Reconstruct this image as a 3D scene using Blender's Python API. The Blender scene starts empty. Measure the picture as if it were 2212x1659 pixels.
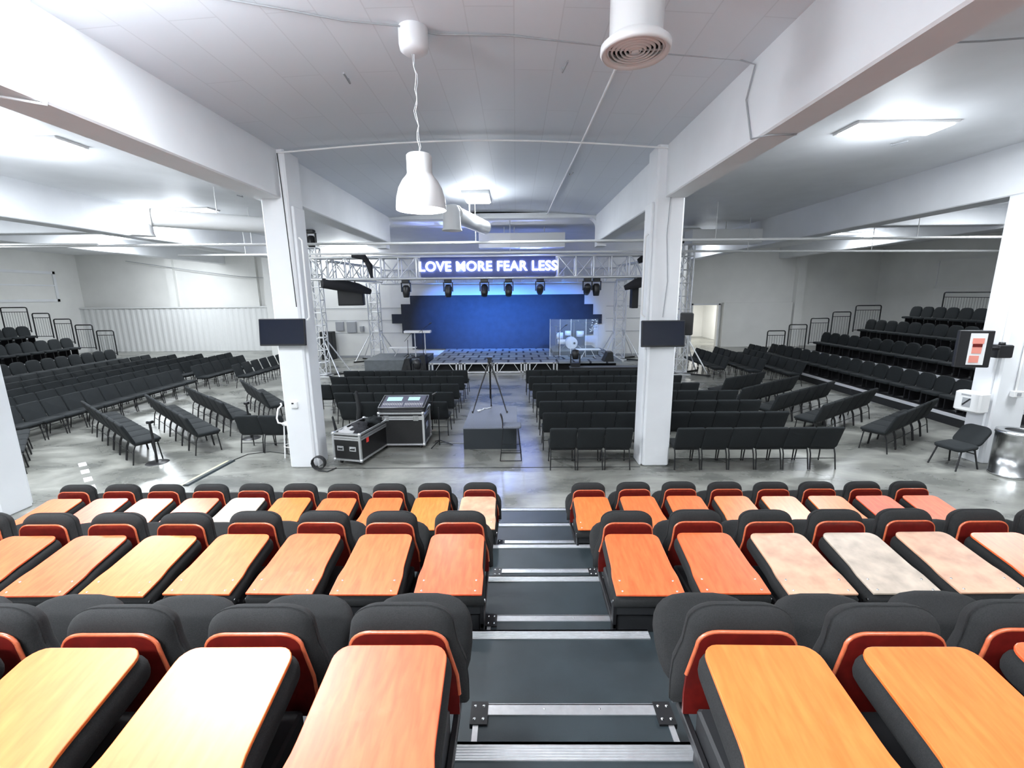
import bpy, math, random
from mathutils import Vector, Matrix
random.seed(7)
S=bpy.context.scene; COL=S.collection
R=math.radians
# ---------------------------------------------------------------- camera, world, light, exposure
H=3.4
cam=bpy.data.cameras.new('camera'); camo=bpy.data.objects.new('camera',cam); COL.objects.link(camo)
F_=960.; PI_,YW,RO=R(11.45),R(-.6),R(-.53)
cam.sensor_width=36; cam.lens=36*F_/2212; cam.clip_start=.05; cam.clip_end=200
fw=Vector((math.sin(YW)*math.cos(PI_),math.cos(YW)*math.cos(PI_),-math.sin(PI_)))
xa=Vector((math.cos(YW),-math.sin(YW),0)); ua=xa.cross(fw)
Xc=math.cos(RO)*xa+math.sin(RO)*ua; Uc=-math.sin(RO)*xa+math.cos(RO)*ua
Mc=Matrix((Xc,Uc,-fw)).transposed().to_4x4(); Mc.translation=Vector((0,0,H))
camo.matrix_world=Mc; S.camera=camo
S.view_settings.view_transform='Standard'; S.view_settings.look='None'; S.view_settings.gamma=1
S.view_settings.use_curve_mapping=False; S.view_settings.exposure=0.5
W=bpy.data.worlds.new('world'); S.world=W; W.use_nodes=True
W.node_tree.nodes['Background'].inputs[0].default_value=(.75,.82,.95,1)
W.node_tree.nodes['Background'].inputs[1].default_value=.3
def area(name,loc,sx,sy,power,col=(1,.98,.95),rot=(0,0,0)):
    l=bpy.data.lights.new(name,'AREA'); l.shape='RECTANGLE'; l.size=sx; l.size_y=sy; l.energy=power; l.color=col
    o=bpy.data.objects.new(name,l); o.location=loc; o.rotation_euler=rot; COL.objects.link(o); return o
def spot(name,loc,target,power,col,ang=50,blend=.6,rad=.08):
    l=bpy.data.lights.new(name,'SPOT'); l.energy=power; l.color=col; l.spot_size=R(ang); l.spot_blend=blend; l.shadow_soft_size=rad
    o=bpy.data.objects.new(name,l); o.location=loc
    o.rotation_euler=(Vector(target)-Vector(loc)).to_track_quat('-Z','Y').to_euler(); COL.objects.link(o); return o
CEIL=6.08
# ceiling fixtures: (x, y, sx, sy, power); the fixture bodies are built further down at the same spots
FIX=[(-1.05,13.0,.62,1.2,150),(-10.2,14.2,2.0,.5,210),(9.6,6.6,1.5,1.5,430),(-3.0,3.2,1.6,1.3,230),(-17.5,12.0,2.4,.5,420),
     (-17.5,20.0,2.4,.5,420),(-9.0,24.0,2.4,.5,90),(-8.6,8.2,2.0,.5,380),(-20.0,25.0,2.4,.5,230),(14.5,13.5,2.0,.5,130),(15.5,21.5,2.0,.5,170),(9.0,22.0,2.0,.5,70),(3.2,-1.0,2.4,.6,250),(-2.4,-2.0,2.4,.6,300),  # panel at the right stand's rear end is added to brighten that wing
     (-9.5,1.5,2.0,.6,250),(6.2,8.0,1.5,.5,220)]
for i,(x,y,sx,sy,p) in enumerate(FIX):
    area('ceiling_lamp_light',(x,y,CEIL-.14),sx,sy,p*.85,(.90,.955,1.0))
    g=bpy.data.lights.new('ceiling_lamp_glow','POINT'); g.energy=p*(.5 if -4.4<x<3 else .22); g.color=(.86,.93,1.0); g.shadow_soft_size=.35
    go=bpy.data.objects.new('ceiling_lamp_glow',g); go.location=(x,y,CEIL-.62); COL.objects.link(go)
BLUE=(.06,.26,1.0)
for x,tx,p in ((-4.6,-3.4,2400),(-2.6,-2.2,2600),(-.6,-.8,3200),(1.2,.6,2600),(2.8,2.4,1700)):
    spot('stage_wash_light',(x,19.3,4.0),(tx,24.4,1.9),p*.85,BLUE,52,1.)
for x in (-2.4,.6):
    spot('stage_up_light',(x,19.6,4.2),(x,14.5,6.1),1000,(.25,.35,1.0),95,1.)
#spot('sign_front_glow',(-1.0,18.2,4.4),(-1,12,5.9),260,(.45,.5,1.0),110,1.,.5)
spot('stage_spill_light',(-.6,18.4,4.0),(-.3,10.5,0),330,(.30,.42,1.0),42,1.,.2)
for q in ((-1.0,18.9,3.7,-1.2,23,.4),(2.6,18.9,3.8,3.0,22,.5)):
    spot('stage_floor_light',q[:3],q[3:],260,(.35,.6,1.0),70,.9)
# ---------------------------------------------------------------- materials
def nm(name):
    m=bpy.data.materials.new(name); m.use_nodes=True; nt=m.node_tree; return m,nt,nt.nodes['Principled BSDF']
def mat(name,col,rough=.6,metal=0,coat=0,emis=None,es=0,noise=0,nscale=20,bump=0,bscale=60,alpha=1,trans=0,spec=None):
    m,nt,b=nm(name); b.inputs['Base Color'].default_value=(*col,1); b.inputs['Roughness'].default_value=rough
    b.inputs['Metallic'].default_value=metal; b.inputs['Coat Weight'].default_value=coat
    if spec is not None: b.inputs['Specular IOR Level'].default_value=spec
    if emis: b.inputs['Emission Color'].default_value=(*emis,1); b.inputs['Emission Strength'].default_value=es
    if trans: b.inputs['Transmission Weight'].default_value=trans; b.inputs['IOR'].default_value=1.15
    if alpha<1: b.inputs['Alpha'].default_value=alpha
    if noise or bump:
        tc=nt.nodes.new('ShaderNodeTexCoord')
    if noise:
        n=nt.nodes.new('ShaderNodeTexNoise'); n.inputs['Scale'].default_value=nscale; n.inputs['Detail'].default_value=4
        nt.links.new(tc.outputs['Object'],n.inputs['Vector'])
        r=nt.nodes.new('ShaderNodeValToRGB'); r.color_ramp.elements[0].position=.3; r.color_ramp.elements[1].position=.7
        r.color_ramp.elements[0].color=(*[c*(1-noise) for c in col],1); r.color_ramp.elements[1].color=(*[min(1,c*(1+noise)) for c in col],1)
        nt.links.new(n.outputs['Fac'],r.inputs['Fac']); nt.links.new(r.outputs['Color'],b.inputs['Base Color'])
    if bump:
        n2=nt.nodes.new('ShaderNodeTexNoise'); n2.inputs['Scale'].default_value=bscale; nt.links.new(tc.outputs['Object'],n2.inputs['Vector'])
        bp=nt.nodes.new('ShaderNodeBump'); bp.inputs['Strength'].default_value=bump; bp.inputs['Distance'].default_value=.01
        nt.links.new(n2.outputs['Fac'],bp.inputs['Height']); nt.links.new(bp.outputs['Normal'],b.inputs['Normal'])
    return m
M={}
M['white']=mat('white_paint',(.80,.815,.84),.55,noise=.03,nscale=1.5)
M['offwhite']=mat('cream_wall_paint',(.80,.80,.78),.6,noise=.04,nscale=.8)
M['whitemetal']=mat('white_enamel',(.82,.82,.82),.3)
M['fabric']=mat('charcoal_fabric',(.011,.014,.016),.95,noise=.35,nscale=160,bump=.3,bscale=400)
M['seatfabric']=mat('black_seat_fabric',(.016,.0165,.017),.95,noise=.35,nscale=220,bump=.35,bscale=500)
M['blackmetal']=mat('black_metal',(.018,.018,.02),.4,metal=.3)
M['black']=mat('black_matte',(.015,.016,.018),.6)
M['blackplastic']=mat('black_plastic',(.02,.02,.022),.35)
M['nosing']=mat('pale_nosing',(.62,.63,.66),.5)
M['laminate']=mat('black_laminate',(.014,.014,.015),.35,noise=.3,nscale=90)
M['alu']=mat('aluminium',(.75,.76,.78),.35,metal=.85,noise=.06,nscale=30)
M['trussalu']=mat('truss_aluminium',(.78,.79,.81),.38,metal=.55)
M['steel']=mat('brushed_steel',(.62,.63,.64),.27,metal=1)
M['rubber']=mat('grey_deck_sheet',(.022,.031,.036),.42,noise=.18,nscale=5,bump=.08,bscale=300)
M['darkred']=mat('dark_red_plywood',(.13,.008,.006),.35,coat=.35,noise=.2,nscale=30)
M['lipwood']=mat('orange_plywood_edge',(.62,.14,.06),.3,coat=.5,noise=.12,nscale=60)
M['screen']=mat('dark_screen',(.010,.014,.028),.12)
M['lamp']=mat('lamp_glow',(1,1,1),.5,emis=(.95,.98,1),es=7)
M['bulb']=mat('bulb_glow',(1,1,1),.5,emis=(1,.98,.94),es=2.5)
M['navywall']=mat('black_stage_wall',(.022,.028,.045),.75,noise=.15,nscale=3)
M['red']=mat('red_tag',(.75,.05,.04),.5)
M['paper']=mat('white_card',(.8,.8,.8),.6)
M['greyplat']=mat('grey_platform_sheet',(.14,.155,.165),.5,noise=.15,nscale=6)
M['darkpanel']=mat('dark_side_panel',(.022,.028,.034),.5)
M['bluegrey']=mat('blue_grey_carpet_top',(.16,.175,.215),.8,noise=.15,nscale=60)
M['drum']=mat('white_drum_shell',(.80,.81,.83),.35)
M['brass']=mat('cymbal_bronze',(.45,.38,.25),.3,metal=.9)
M['acrylic']=mat('clear_acrylic',(.9,.95,1),.03,alpha=.08)
M['cable']=mat('grey_cable',(.35,.36,.38),.6)
M['whitecable']=mat('white_cable',(.72,.73,.75),.5)
M['cloth1']=mat('dark_cloth',(.03,.03,.035),.95); M['cloth2']=mat('light_cloth',(.55,.55,.56),.95)
M['purple']=mat('console_panel',(.10,.10,.14),.4,noise=.4,nscale=50)
M['pink']=mat('pink_print',(.80,.30,.24),.5)
M['caster']=mat('caster_rubber',(.03,.03,.03),.6)
M['neon']=mat('neon_white',(1,1,1),.5,emis=(.85,.9,1),es=6)
M['fieldblue']=mat('sign_backing',(.05,.07,.22),.5)
M['led']=mat('small_screen_glow',(.2,.3,.3),.4,emis=(.35,.6,.6),es=.8)
M['yellow']=mat('yellow_strip',(.6,.58,.35),.7)
def wood():
    m,nt,b=nm('orange_varnished_plywood'); N=nt.nodes; L=nt.links
    tc=N.new('ShaderNodeTexCoord'); mp=N.new('ShaderNodeMapping'); mp.inputs['Scale'].default_value=(26,1.6,26)
    oi=N.new('ShaderNodeObjectInfo'); ad=N.new('ShaderNodeVectorMath'); ad.operation='ADD'
    sc=N.new('ShaderNodeVectorMath'); sc.operation='SCALE'; sc.inputs['Scale'].default_value=9
    cb=N.new('ShaderNodeCombineXYZ'); L.new(oi.outputs['Random'],cb.inputs[0]); L.new(oi.outputs['Random'],cb.inputs[1]); L.new(cb.outputs[0],sc.inputs[0])
    L.new(tc.outputs['Object'],ad.inputs[0]); L.new(sc.outputs[0],ad.inputs[1]); L.new(ad.outputs[0],mp.inputs['Vector'])
    n=N.new('ShaderNodeTexNoise'); n.inputs['Scale'].default_value=1.5; n.inputs['Detail'].default_value=6; n.inputs['Distortion'].default_value=.4
    L.new(mp.outputs[0],n.inputs['Vector'])
    r=N.new('ShaderNodeValToRGB'); r.color_ramp.elements[0].position=.28; r.color_ramp.elements[1].position=.72
    r.color_ramp.elements[0].color=(.80,.135,.028,1); r.color_ramp.elements[1].color=(.93,.205,.050,1)
    L.new(n.outputs['Fac'],r.inputs['Fac'])
    # individual tone of every panel
    hs=N.new('ShaderNodeHueSaturation'); mr=N.new('ShaderNodeMapRange'); mr.inputs['To Min'].default_value=.488; mr.inputs['To Max'].default_value=.507
    L.new(oi.outputs['Random'],mr.inputs['Value']); L.new(mr.outputs[0],hs.inputs['Hue']); L.new(r.outputs['Color'],hs.inputs['Color'])
    # scuffs
    n3=N.new('ShaderNodeTexNoise'); n3.inputs['Scale'].default_value=7; n3.inputs['Detail'].default_value=8; L.new(ad.outputs[0],n3.inputs['Vector'])
    r3=N.new('ShaderNodeValToRGB'); r3.color_ramp.elements[0].position=.66; r3.color_ramp.elements[1].position=.76
    L.new(n3.outputs['Fac'],r3.inputs['Fac']); mx=N.new('ShaderNodeMix'); mx.data_type='RGBA'
    sm=N.new('ShaderNodeMath'); sm.operation='MULTIPLY'; sm.inputs[1].default_value=.35; L.new(r3.outputs['Color'],sm.inputs[0]); L.new(sm.outputs[0],mx.inputs[0])
    L.new(hs.outputs['Color'],mx.inputs[6]); mx.inputs[7].default_value=(.62,.22,.10,1); L.new(mx.outputs[2],b.inputs['Base Color'])
    b.inputs['Roughness'].default_value=.45; b.inputs['Coat Weight'].default_value=.35; b.inputs['Coat Roughness'].default_value=.26
    return m
M['wood']=wood()
M['glarewood']=mat('pale_glare_plywood',(.60,.34,.22),.42,coat=.35,noise=.28,nscale=7)  # varnish glare painted in as a paler, mottled plywood colour
M['glarewood2']=mat('grey_glare_plywood',(.50,.41,.33),.42,coat=.35,noise=.22,nscale=9)  # greyer version, glare likewise put into the colour
def concrete():
    m,nt,b=nm('polished_concrete'); N=nt.nodes; L=nt.links
    tc=N.new('ShaderNodeTexCoord'); n=N.new('ShaderNodeTexNoise'); n.inputs['Scale'].default_value=.8; n.inputs['Detail'].default_value=9; n.inputs['Roughness'].default_value=.62; n.inputs['Distortion'].default_value=.5
    mp=N.new('ShaderNodeMapping'); mp.inputs['Scale'].default_value=(.8,1.5,1); L.new(tc.outputs['Object'],mp.inputs[0]); L.new(mp.outputs[0],n.inputs['Vector'])
    r=N.new('ShaderNodeValToRGB'); e=r.color_ramp.elements; e[0].position=.3; e[0].color=(.10,.105,.098,1); e[1].position=.66; e[1].color=(.36,.36,.33,1)
    x=e.new(.48); x.color=(.195,.197,.180,1)
    L.new(n.outputs['Fac'],r.inputs['Fac']); L.new(r.outputs['Color'],b.inputs['Base Color'])
    r2=N.new('ShaderNodeMapRange'); r2.inputs['To Min'].default_value=.16; r2.inputs['To Max'].default_value=.42; L.new(n.outputs['Fac'],r2.inputs['Value']); L.new(r2.outputs[0],b.inputs['Roughness'])
    return m
M['concrete']=concrete()
def ceilmat():
    m,nt,b=nm('white_plank_ceiling'); N=nt.nodes; L=nt.links
    tc=N.new('ShaderNodeTexCoord'); mp=N.new('ShaderNodeMapping'); mp.inputs['Rotation'].default_value=(0,0,R(90)); L.new(tc.outputs['Object'],mp.inputs[0])
    k=N.new('ShaderNodeTexBrick'); k.inputs['Scale'].default_value=1; k.inputs['Brick Width'].default_value=2.4; k.inputs['Row Height'].default_value=.47; k.inputs['Mortar Size'].default_value=.008
    k.inputs['Color1'].default_value=(.72,.755,.80,1); k.inputs['Color2'].default_value=(.70,.735,.78,1); k.inputs['Mortar'].default_value=(.63,.66,.70,1); k.inputs['Mortar Smooth'].default_value=.3
    L.new(mp.outputs[0],k.inputs['Vector']); L.new(k.outputs['Color'],b.inputs['Base Color']); b.inputs['Roughness'].default_value=.6
    return m
M['plank']=ceilmat()
def tilemat():
    m,nt,b=nm('stage_carpet_tiles'); N=nt.nodes; L=nt.links
    tc=N.new('ShaderNodeTexCoord'); k=N.new('ShaderNodeTexBrick'); k.offset=.5; k.inputs['Scale'].default_value=1; k.inputs['Brick Width'].default_value=.72; k.inputs['Row Height'].default_value=.8; k.inputs['Mortar Size'].default_value=.05
    k.inputs['Color1'].default_value=(.30,.33,.37,1); k.inputs['Color2'].default_value=(.22,.25,.28,1); k.inputs['Mortar'].default_value=(.03,.035,.05,1)
    L.new(tc.outputs['Object'],k.inputs['Vector']); L.new(k.outputs['Color'],b.inputs['Base Color']); b.inputs['Roughness'].default_value=.7
    return m
M['tiles']=tilemat()
def corrug():
    m=mat('corrugated_white_sheet',(.74,.75,.75),.5); return m
M['corr']=corrug()
# ---------------------------------------------------------------- mesh builder
class MB:
    def __init__(s): s.v=[]; s.f=[]; s.s=[]; s.m=[]
    def add(s,vs,fs,smooth=False,T=None,mi=0):
        o=len(s.v)
        for p in vs:
            p=Vector(p); s.v.append(T@p if T else p)
        for f in fs: s.f.append([i+o for i in f]); s.s.append(smooth); s.m.append(mi)
        return s
    def box(s,x0,x1,y0,y1,z0,z1,T=None,mi=0,c=0):
        if c and min(x1-x0,y1-y0,z1-z0)>2.2*c:
            # chamfered box
            vs=[];
            for zz,ins in ((z0,c),(z0+c,0),(z1-c,0),(z1,c)):
                a,b_,d,e=x0+ins,x1-ins,y0+ins,y1-ins; k=c if ins==0 else 0
                q=c
                vs+=[(a+q,d,zz),(b_-q,d,zz),(b_,d+q,zz),(b_,e-q,zz),(b_-q,e,zz),(a+q,e,zz),(a,e-q,zz),(a,d+q,zz)]
            fs=[list(range(7,-1,-1)),list(range(24,32))]
            for r in range(3):
                for i in range(8): fs.append([r*8+i,r*8+(i+1)%8,(r+1)*8+(i+1)%8,(r+1)*8+i])
            return s.add(vs,fs,False,T,mi)
        vs=[(x0,y0,z0),(x1,y0,z0),(x1,y1,z0),(x0,y1,z0),(x0,y0,z1),(x1,y0,z1),(x1,y1,z1),(x0,y1,z1)]
        return s.add(vs,[(3,2,1,0),(4,5,6,7),(0,1,5,4),(1,2,6,5),(2,3,7,6),(3,0,4,7)],False,T,mi)
    def tube(s,pts,r,n=8,T=None,mi=0,cap=True):
        pts=[Vector(p) for p in pts]; vs=[]; fs=[]; rr=r if isinstance(r,(list,tuple)) else [r]*len(pts)
        up=None
        for i,p in enumerate(pts):
            d=(pts[min(i+1,len(pts)-1)]-pts[max(i-1,0)])
            if d.length<1e-9: d=Vector((0,0,1))
            d.normalize()
            if up is None: up=Vector((0,0,1)) if abs(d.z)<.9 else Vector((1,0,0))
            a=d.cross(up)
            if a.length<1e-4: a=d.cross(Vector((0,1,0)))
            a.normalize(); b=a.cross(d).normalized(); up=b
            for k in range(n):
                t=2*math.pi*k/n; vs.append(p+(a*math.cos(t)+b*math.sin(t))*rr[i])
        for i in range(len(pts)-1):
            for k in range(n): fs.append((i*n+k,i*n+(k+1)%n,(i+1)*n+(k+1)%n,(i+1)*n+k))
        s.add(vs,fs,n>4,T,mi)
        if cap:
            m=len(pts)-1
            s.add(vs[:n],[list(range(n-1,-1,-1))],False,T,mi); s.add(vs[m*n:],[list(range(n))],False,T,mi)
        return s
    def lathe(s,prof,c=(0,0,0),n=24,T=None,mi=0,smooth=True):
        vs=[];fs=[]
        for r,z in prof:
            for k in range(n):
                t=2*math.pi*k/n; vs.append((c[0]+r*math.cos(t),c[1]+r*math.sin(t),c[2]+z))
        for i in range(len(prof)-1):
            for k in range(n): fs.append((i*n+k,i*n+(k+1)%n,(i+1)*n+(k+1)%n,(i+1)*n+k))
        return s.add(vs,fs,smooth,T,mi)
    def prism(s,out,z0,z1,T=None,mi=0):
        n=len(out); vs=[(x,y,z0) for x,y in out]+[(x,y,z1) for x,y in out]
        fs=[list(range(n-1,-1,-1)),list(range(n,2*n))]+[(i,(i+1)%n,n+(i+1)%n,n+i) for i in range(n)]
        return s.add(vs,fs,False,T,mi)
    def pad(s,out,t,r,T=None,dome=.0,mi=0,k=4,zb=0):
        # soft cushion: outline in xy, thickness t upward, edge radius r, slight dome
        n=len(out); cx=sum(p[0] for p in out)/n; cy=(min(p[1] for p in out)+max(p[1] for p in out))/2
        hw=max(abs(p[0]-cx) for p in out); hl=max(abs(p[1]-cy) for p in out)
        rings=[]
        rb=min(r,t*.45)
        for i in range(k+1):
            a=math.pi/2*(1-i/k); rings.append((rb*(1-math.cos(a)), rb*(1-math.sin(a))+zb))
        for i in range(k+1):
            a=math.pi/2*i/k; rings.append((r*(1-math.cos(a)), t-r*(1-math.sin(a)) if t>r else t*math.sin(a)))
        rings.append((r+.35*(min(hw,hl)-r),t+dome*.7)); 
        vs=[];fs=[]
        for d,z in rings:
            for x,y in out: vs.append((cx+(x-cx)*(1-d/hw),cy+(y-cy)*(1-d/hl),z))
        m=len(rings); vs.append((cx,cy,t+dome)); ci=len(vs)-1
        fs.append(list(range(n-1,-1,-1)))
        for i in range(m-1):
            for q in range(n): fs.append((i*n+q,i*n+(q+1)%n,(i+1)*n+(q+1)%n,(i+1)*n+q))
        for q in range(n): fs.append(((m-1)*n+q,(m-1)*n+(q+1)%n,ci))
        return s.add(vs,fs,True,T,mi)
    def build(s,name,mats,parent=None,loc=None):
        me=bpy.data.meshes.new(name); me.from_pydata([tuple(v) for v in s.v],[],s.f); me.update()
        me.polygons.foreach_set('use_smooth',s.s); me.polygons.foreach_set('material_index',s.m)
        for q in (mats if isinstance(mats,(list,tuple)) else [mats]): me.materials.append(M[q])
        o=bpy.data.objects.new(name,me); COL.objects.link(o)
        if parent: o.parent=parent
        if loc: o.location=loc
        return o
def rr(hw,hl,r,n=5,cy=0):
    o=[]
    for cx,cyy,a0 in ((hw-r,hl-r,0),(-hw+r,hl-r,90),(-hw+r,-hl+r,180),(hw-r,-hl+r,270)):
        for i in range(n+1):
            a=R(a0+90*i/n); o.append((cx+r*math.cos(a),cy+cyy+r*math.sin(a)))
    return o
def tag(o,label,cat,group=None):
    o['label']=label; o['category']=cat
    if group: o['group']=group
    return o
def thing(name,label,cat,loc=(0,0,0),rz=0,group=None):
    o=bpy.data.objects.new(name,None); o.empty_display_size=.1; COL.objects.link(o); o.location=loc; o.rotation_euler=(0,0,rz); return tag(o,label,cat,group)
def struct(name,mb,m): 
    o=mb.build(name,m); o['kind']='structure'; return o
def TL(x=0,y=0,z=0,rx=0,ry=0,rz=0):
    return Matrix.Translation((x,y,z))@Matrix.Rotation(R(rz),4,'Z')@Matrix.Rotation(R(ry),4,'Y')@Matrix.Rotation(R(rx),4,'X')
def kids(o): return KID.get(o.name,[])
KID={}
def reg(root):
    def walk(o):
        KID[o.name]=[c for c in bpy.data.objects if c.parent==o]
        for c in KID[o.name]: walk(c)
    walk(root)
def dup(root,loc,rz=0,label=None,cat=None,group=None,rx=None):
    def cp(o,par):
        c=o.copy(); COL.objects.link(c)
        if par: c.parent=par
        for k in KID.get(o.name,[]): cp(k,c)
        return c
    r=cp(root,None); r.location=loc; r.rotation_euler=(0,0,rz)
    if label: r['label']=label
    if cat: r['category']=cat
    if group: r['group']=group
    return r
ORD=['first','second','third','fourth','fifth','sixth','seventh','eighth','ninth','tenth','eleventh','twelfth','thirteenth','fourteenth','fifteenth','sixteenth','seventeenth','eighteenth','nineteenth','twentieth','twenty-first','twenty-second']
# ---------------------------------------------------------------- room shell
XL,XR,YB,YW_,YC=-27.5,22.5,-4.5,28.5,24.5
b=MB(); b.box(XL-.3,XR+.3,YB-.3,36,-.2,0); struct('floor',b,'concrete')
def vault(x0,x1,y0,y1,z,rise):
    n=14; vs=[];fs=[]
    for i in range(n+1):
        u=i/n; x=x0+(x1-x0)*u; zz=z+rise*math.sin(math.pi*u)
        vs+=[(x,y0,zz),(x,y1,zz),(x,y0,zz+.25),(x,y1,zz+.25)]
    for i in range(n):
        a=4*i; c=a+4; fs+=[(a,a+1,c+1,c),(a+2,c+2,c+3,a+3),(a,c,c+2,a+2),(a+1,a+3,c+3,c+1)]
    m=MB(); m.add(vs,fs,True); return m
struct('ceiling',vault(-4.4,2.86,YB,15.5,5.9,.16),'plank')
struct('ceiling',MB().box(XL-.3,-4.4,YB-.3,YW_+.3,6.02,6.3),'white')
struct('ceiling',MB().box(2.86,XR+.3,YB-.3,YW_+.3,6.02,6.3),'white')
struct('ceiling',MB().box(-4.4,2.86,15.5,YC+.3,6.02,6.3),'white')
# rear walls (centre bay stands forward of the wings)
CXL,CXR=-13.4,8.9
struct('wall_rear',MB().box(CXL,CXR,YC,YC+.25,0,6.02),'offwhite')
struct('wall_return_left',MB().box(CXL-.2,CXL,YC,YW_,0,6.02),'offwhite')
struct('wall_return_right',MB().box(CXR,CXR+.2,YC,YW_,0,6.02),'offwhite')
struct('wall_rear_left',MB().box(XL-.3,CXL-.2,YW_,YW_+.25,0,6.02),'offwhite')
b=MB(); b.box(CXR+.2,11.15,YW_,YW_+.25,0,6.02); b.box(12.75,XR+.3,YW_,YW_+.25,0,6.02); b.box(11.15,12.75,YW_,YW_+.25,2.6,6.02); struct('wall_rear_right',b,'offwhite')
struct('wall_left',MB().box(XL-.3,XL,YB,YW_,0,6.02),'offwhite')
struct('wall_right',MB().box(XR,XR+.3,YB,YW_,0,6.02),'offwhite')
struct('wall_back',MB().box(XL-.3,XR+.3,YB-.3,YB,0,6.3),'offwhite')
# corridor behind the doorway
b=MB(); b.box(10.6,10.8,YW_+.25,35,0,3.2); b.box(14.5,14.7,YW_+.25,35,0,3.2); b.box(10.6,14.7,35,35.2,0,3.2); b.box(10.6,14.7,YW_+.25,35.2,3.2,3.3); struct('wall_corridor',b,'offwhite')
area('corridor_light',(12.4,31.5,3.15),1.2,1.2,120,(1,1,.97))
b=MB(); b.box(11.05,11.15,YW_-.04,YW_,0,2.7); b.box(12.75,12.85,YW_-.04,YW_,0,2.7); b.box(11.05,12.85,YW_-.04,YW_,2.6,2.7); struct('trim_1',b,'white')
# corrugated lower wall on the left
n=150; vs=[];fs=[]
for i in range(n+1):
    x=XL+.0+(CXL-.25-XL)*i/n; q=i%4; y=YW_-.35+(.03 if q in(1,2) else 0)
    vs+=[(x,y,0),(x,y,2.72),(x,y+.03,0),(x,y+.03,2.72)]
for i in range(n): a=4*i;c=a+4; fs+=[(a,c,c+1,a+1),(a+2,a+3,c+3,c+2),(a+1,c+1,c+3,a+3)]
m=MB(); m.add(vs,fs,False); m.box(XL,CXL-.25,YW_-.4,YW_-.22,2.72,2.80)
struct('wall_corrugated',m,'corr')
# lighter partition along the right rear
m=MB(); m.box(12.95,17.2,YW_-.3,YW_-.02,0,2.75); struct('wall_partition',m,'offwhite')
for i,x in enumerate((-21.8,-16.6)): struct('trim_%d'%(i+2),MB().box(x,x+.45,YW_-.2,YW_,2.8,6.02),'offwhite')
struct('trim_4',MB().box(17.3,17.8,YW_-.35,YW_,0,6.02),'offwhite')
b=MB(); 
for z in (1.35,2.05,2.7): b.box(-13.2,-6.3,YC-.015,YC,z,z+.02)
for z in (1.35,2.05,2.7): b.box(4.9,8.8,YC-.015,YC,z,z+.02)
struct('trim_5',b,'cable')
b=MB(); b.box(CXL,CXR,YC-.02,YC,0,.12); struct('baseboard_rear',b,'cable')
# columns and beams
def column(i,x0,x1,y0,y1,inner):
    m=MB(); m.box(x0,x1,y0,y1,0,5.98,c=.03)
    sx=x1 if inner>0 else x0
    m.box(min(sx,sx+inner*.05),max(sx,sx+inner*.05),y0+.08,y1-.08,.0,5.0,c=.01)
    return struct('column_%d'%i,m,'white')
column(1,-4.56,-4.06,8.40,8.98,1); column(2,2.50,3.02,8.40,8.98,-1)
column(3,9.22,9.85,8.42,8.92,-1); column(5,-9.2,-8.16,6.3,6.9,1); 
def beam(i,x0,x1,y0,y1,z0,z1=6.05): struct('beam_%d'%i,MB().box(x0,x1,y0,y1,z0,z1,c=.02),'white')
beam(1,-4.68,-4.18,YB,15.5,5.11); beam(2,2.66,3.04,YB,15.5,5.05)
beam(3,-11.7,-11.15,YB,YW_,5.15); beam(4,9.2,9.75,YB,YW_,5.1)
beam(5,XL,-11.7,15.5,16.0,5.55); beam(6,9.75,XR,15.5,16.0,5.5); beam(7,-18.6,-18.1,YB,YW_,5.4); beam(8,16.2,16.7,YB,YW_,5.4)
# portal frame with rounded corners where the vault ends
def portal():
    x0,x1,zb,zt=-4.66,3.03,4.95,6.06; ix0,ix1,it,r=-4.35,2.72,5.86,.28
    inner=[(ix0,zb)]
    for i in range(7): a=R(180-90*i/6); inner.append((ix0+r+r*math.cos(a),it-r+r*math.sin(a)))
    for i in range(7): a=R(90-90*i/6); inner.append((ix1-r+r*math.cos(a),it-r+r*math.sin(a)))
    inner.append((ix1,zb))
    outer=[]
    for (x,z) in inner:
        if z<=zb+1e-6: outer.append((x0 if x<0 else x1,zb))
        else:
            outer.append((max(x0,min(x1,x+( -.31 if x<ix0+r*.99 else (.31 if x>ix1-r*.99 else 0)))),zt))
    vs=[];fs=[];n=len(inner)
    for Y in (15.5,15.95):
        vs+=[(x,Y,z) for x,z in inner]+[(x,Y,z) for x,z in outer]
    for i in range(n-1):
        fs+=[(i,n+i,n+i+1,i+1),(2*n+i,2*n+i+1,3*n+i+1,3*n+i),(i,i+1,2*n+i+1,2*n+i),(n+i,3*n+i,3*n+i+1,n+i+1)]
    fs+=[(0,2*n,3*n,n),(n-1,2*n-1,4*n-1,3*n-1)]
    m=MB(); m.add(vs,fs,False); return m
struct('beam_portal',portal(),'white')
# windows / panel frames high on left wall end
b=MB(); b.box(XL,XL+.06,21.5,27.0,3.2,3.35); b.box(XL,XL+.06,21.5,27.0,4.8,4.95); b.box(XL,XL+.06,21.5,21.65,3.2,4.95); b.box(XL,XL+.06,26.85,27,3.2,4.95); b.box(XL,XL+.05,21.5,27,4.1,4.18); struct('window_1',b,'white')
b=MB(); b.box(XR-.05,XR,20.5,24.6,3.5,3.56); b.box(XR-.05,XR,20.5,24.6,4.9,4.96); b.box(XR-.05,XR,24.54,24.6,3.5,4.96); b.box(XR-.05,XR,20.5,20.56,3.5,4.96); struct('window_reflection_lines',b,'whitemetal')  # thin white bars stand in for light lines reflected on the glass
# floor joint and painted dashes
struct('trim_6',MB().box(-3.9,2.45,8.36,8.385,0,.004),'black')
b=MB()
for i in range(5):
    b.box(-.06,.06,0,.28,0,.004,T=TL(-9.15+.42*i,8.75-.38*i,0,rz=-132))
struct('trim_7',b,'paper')
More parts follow.
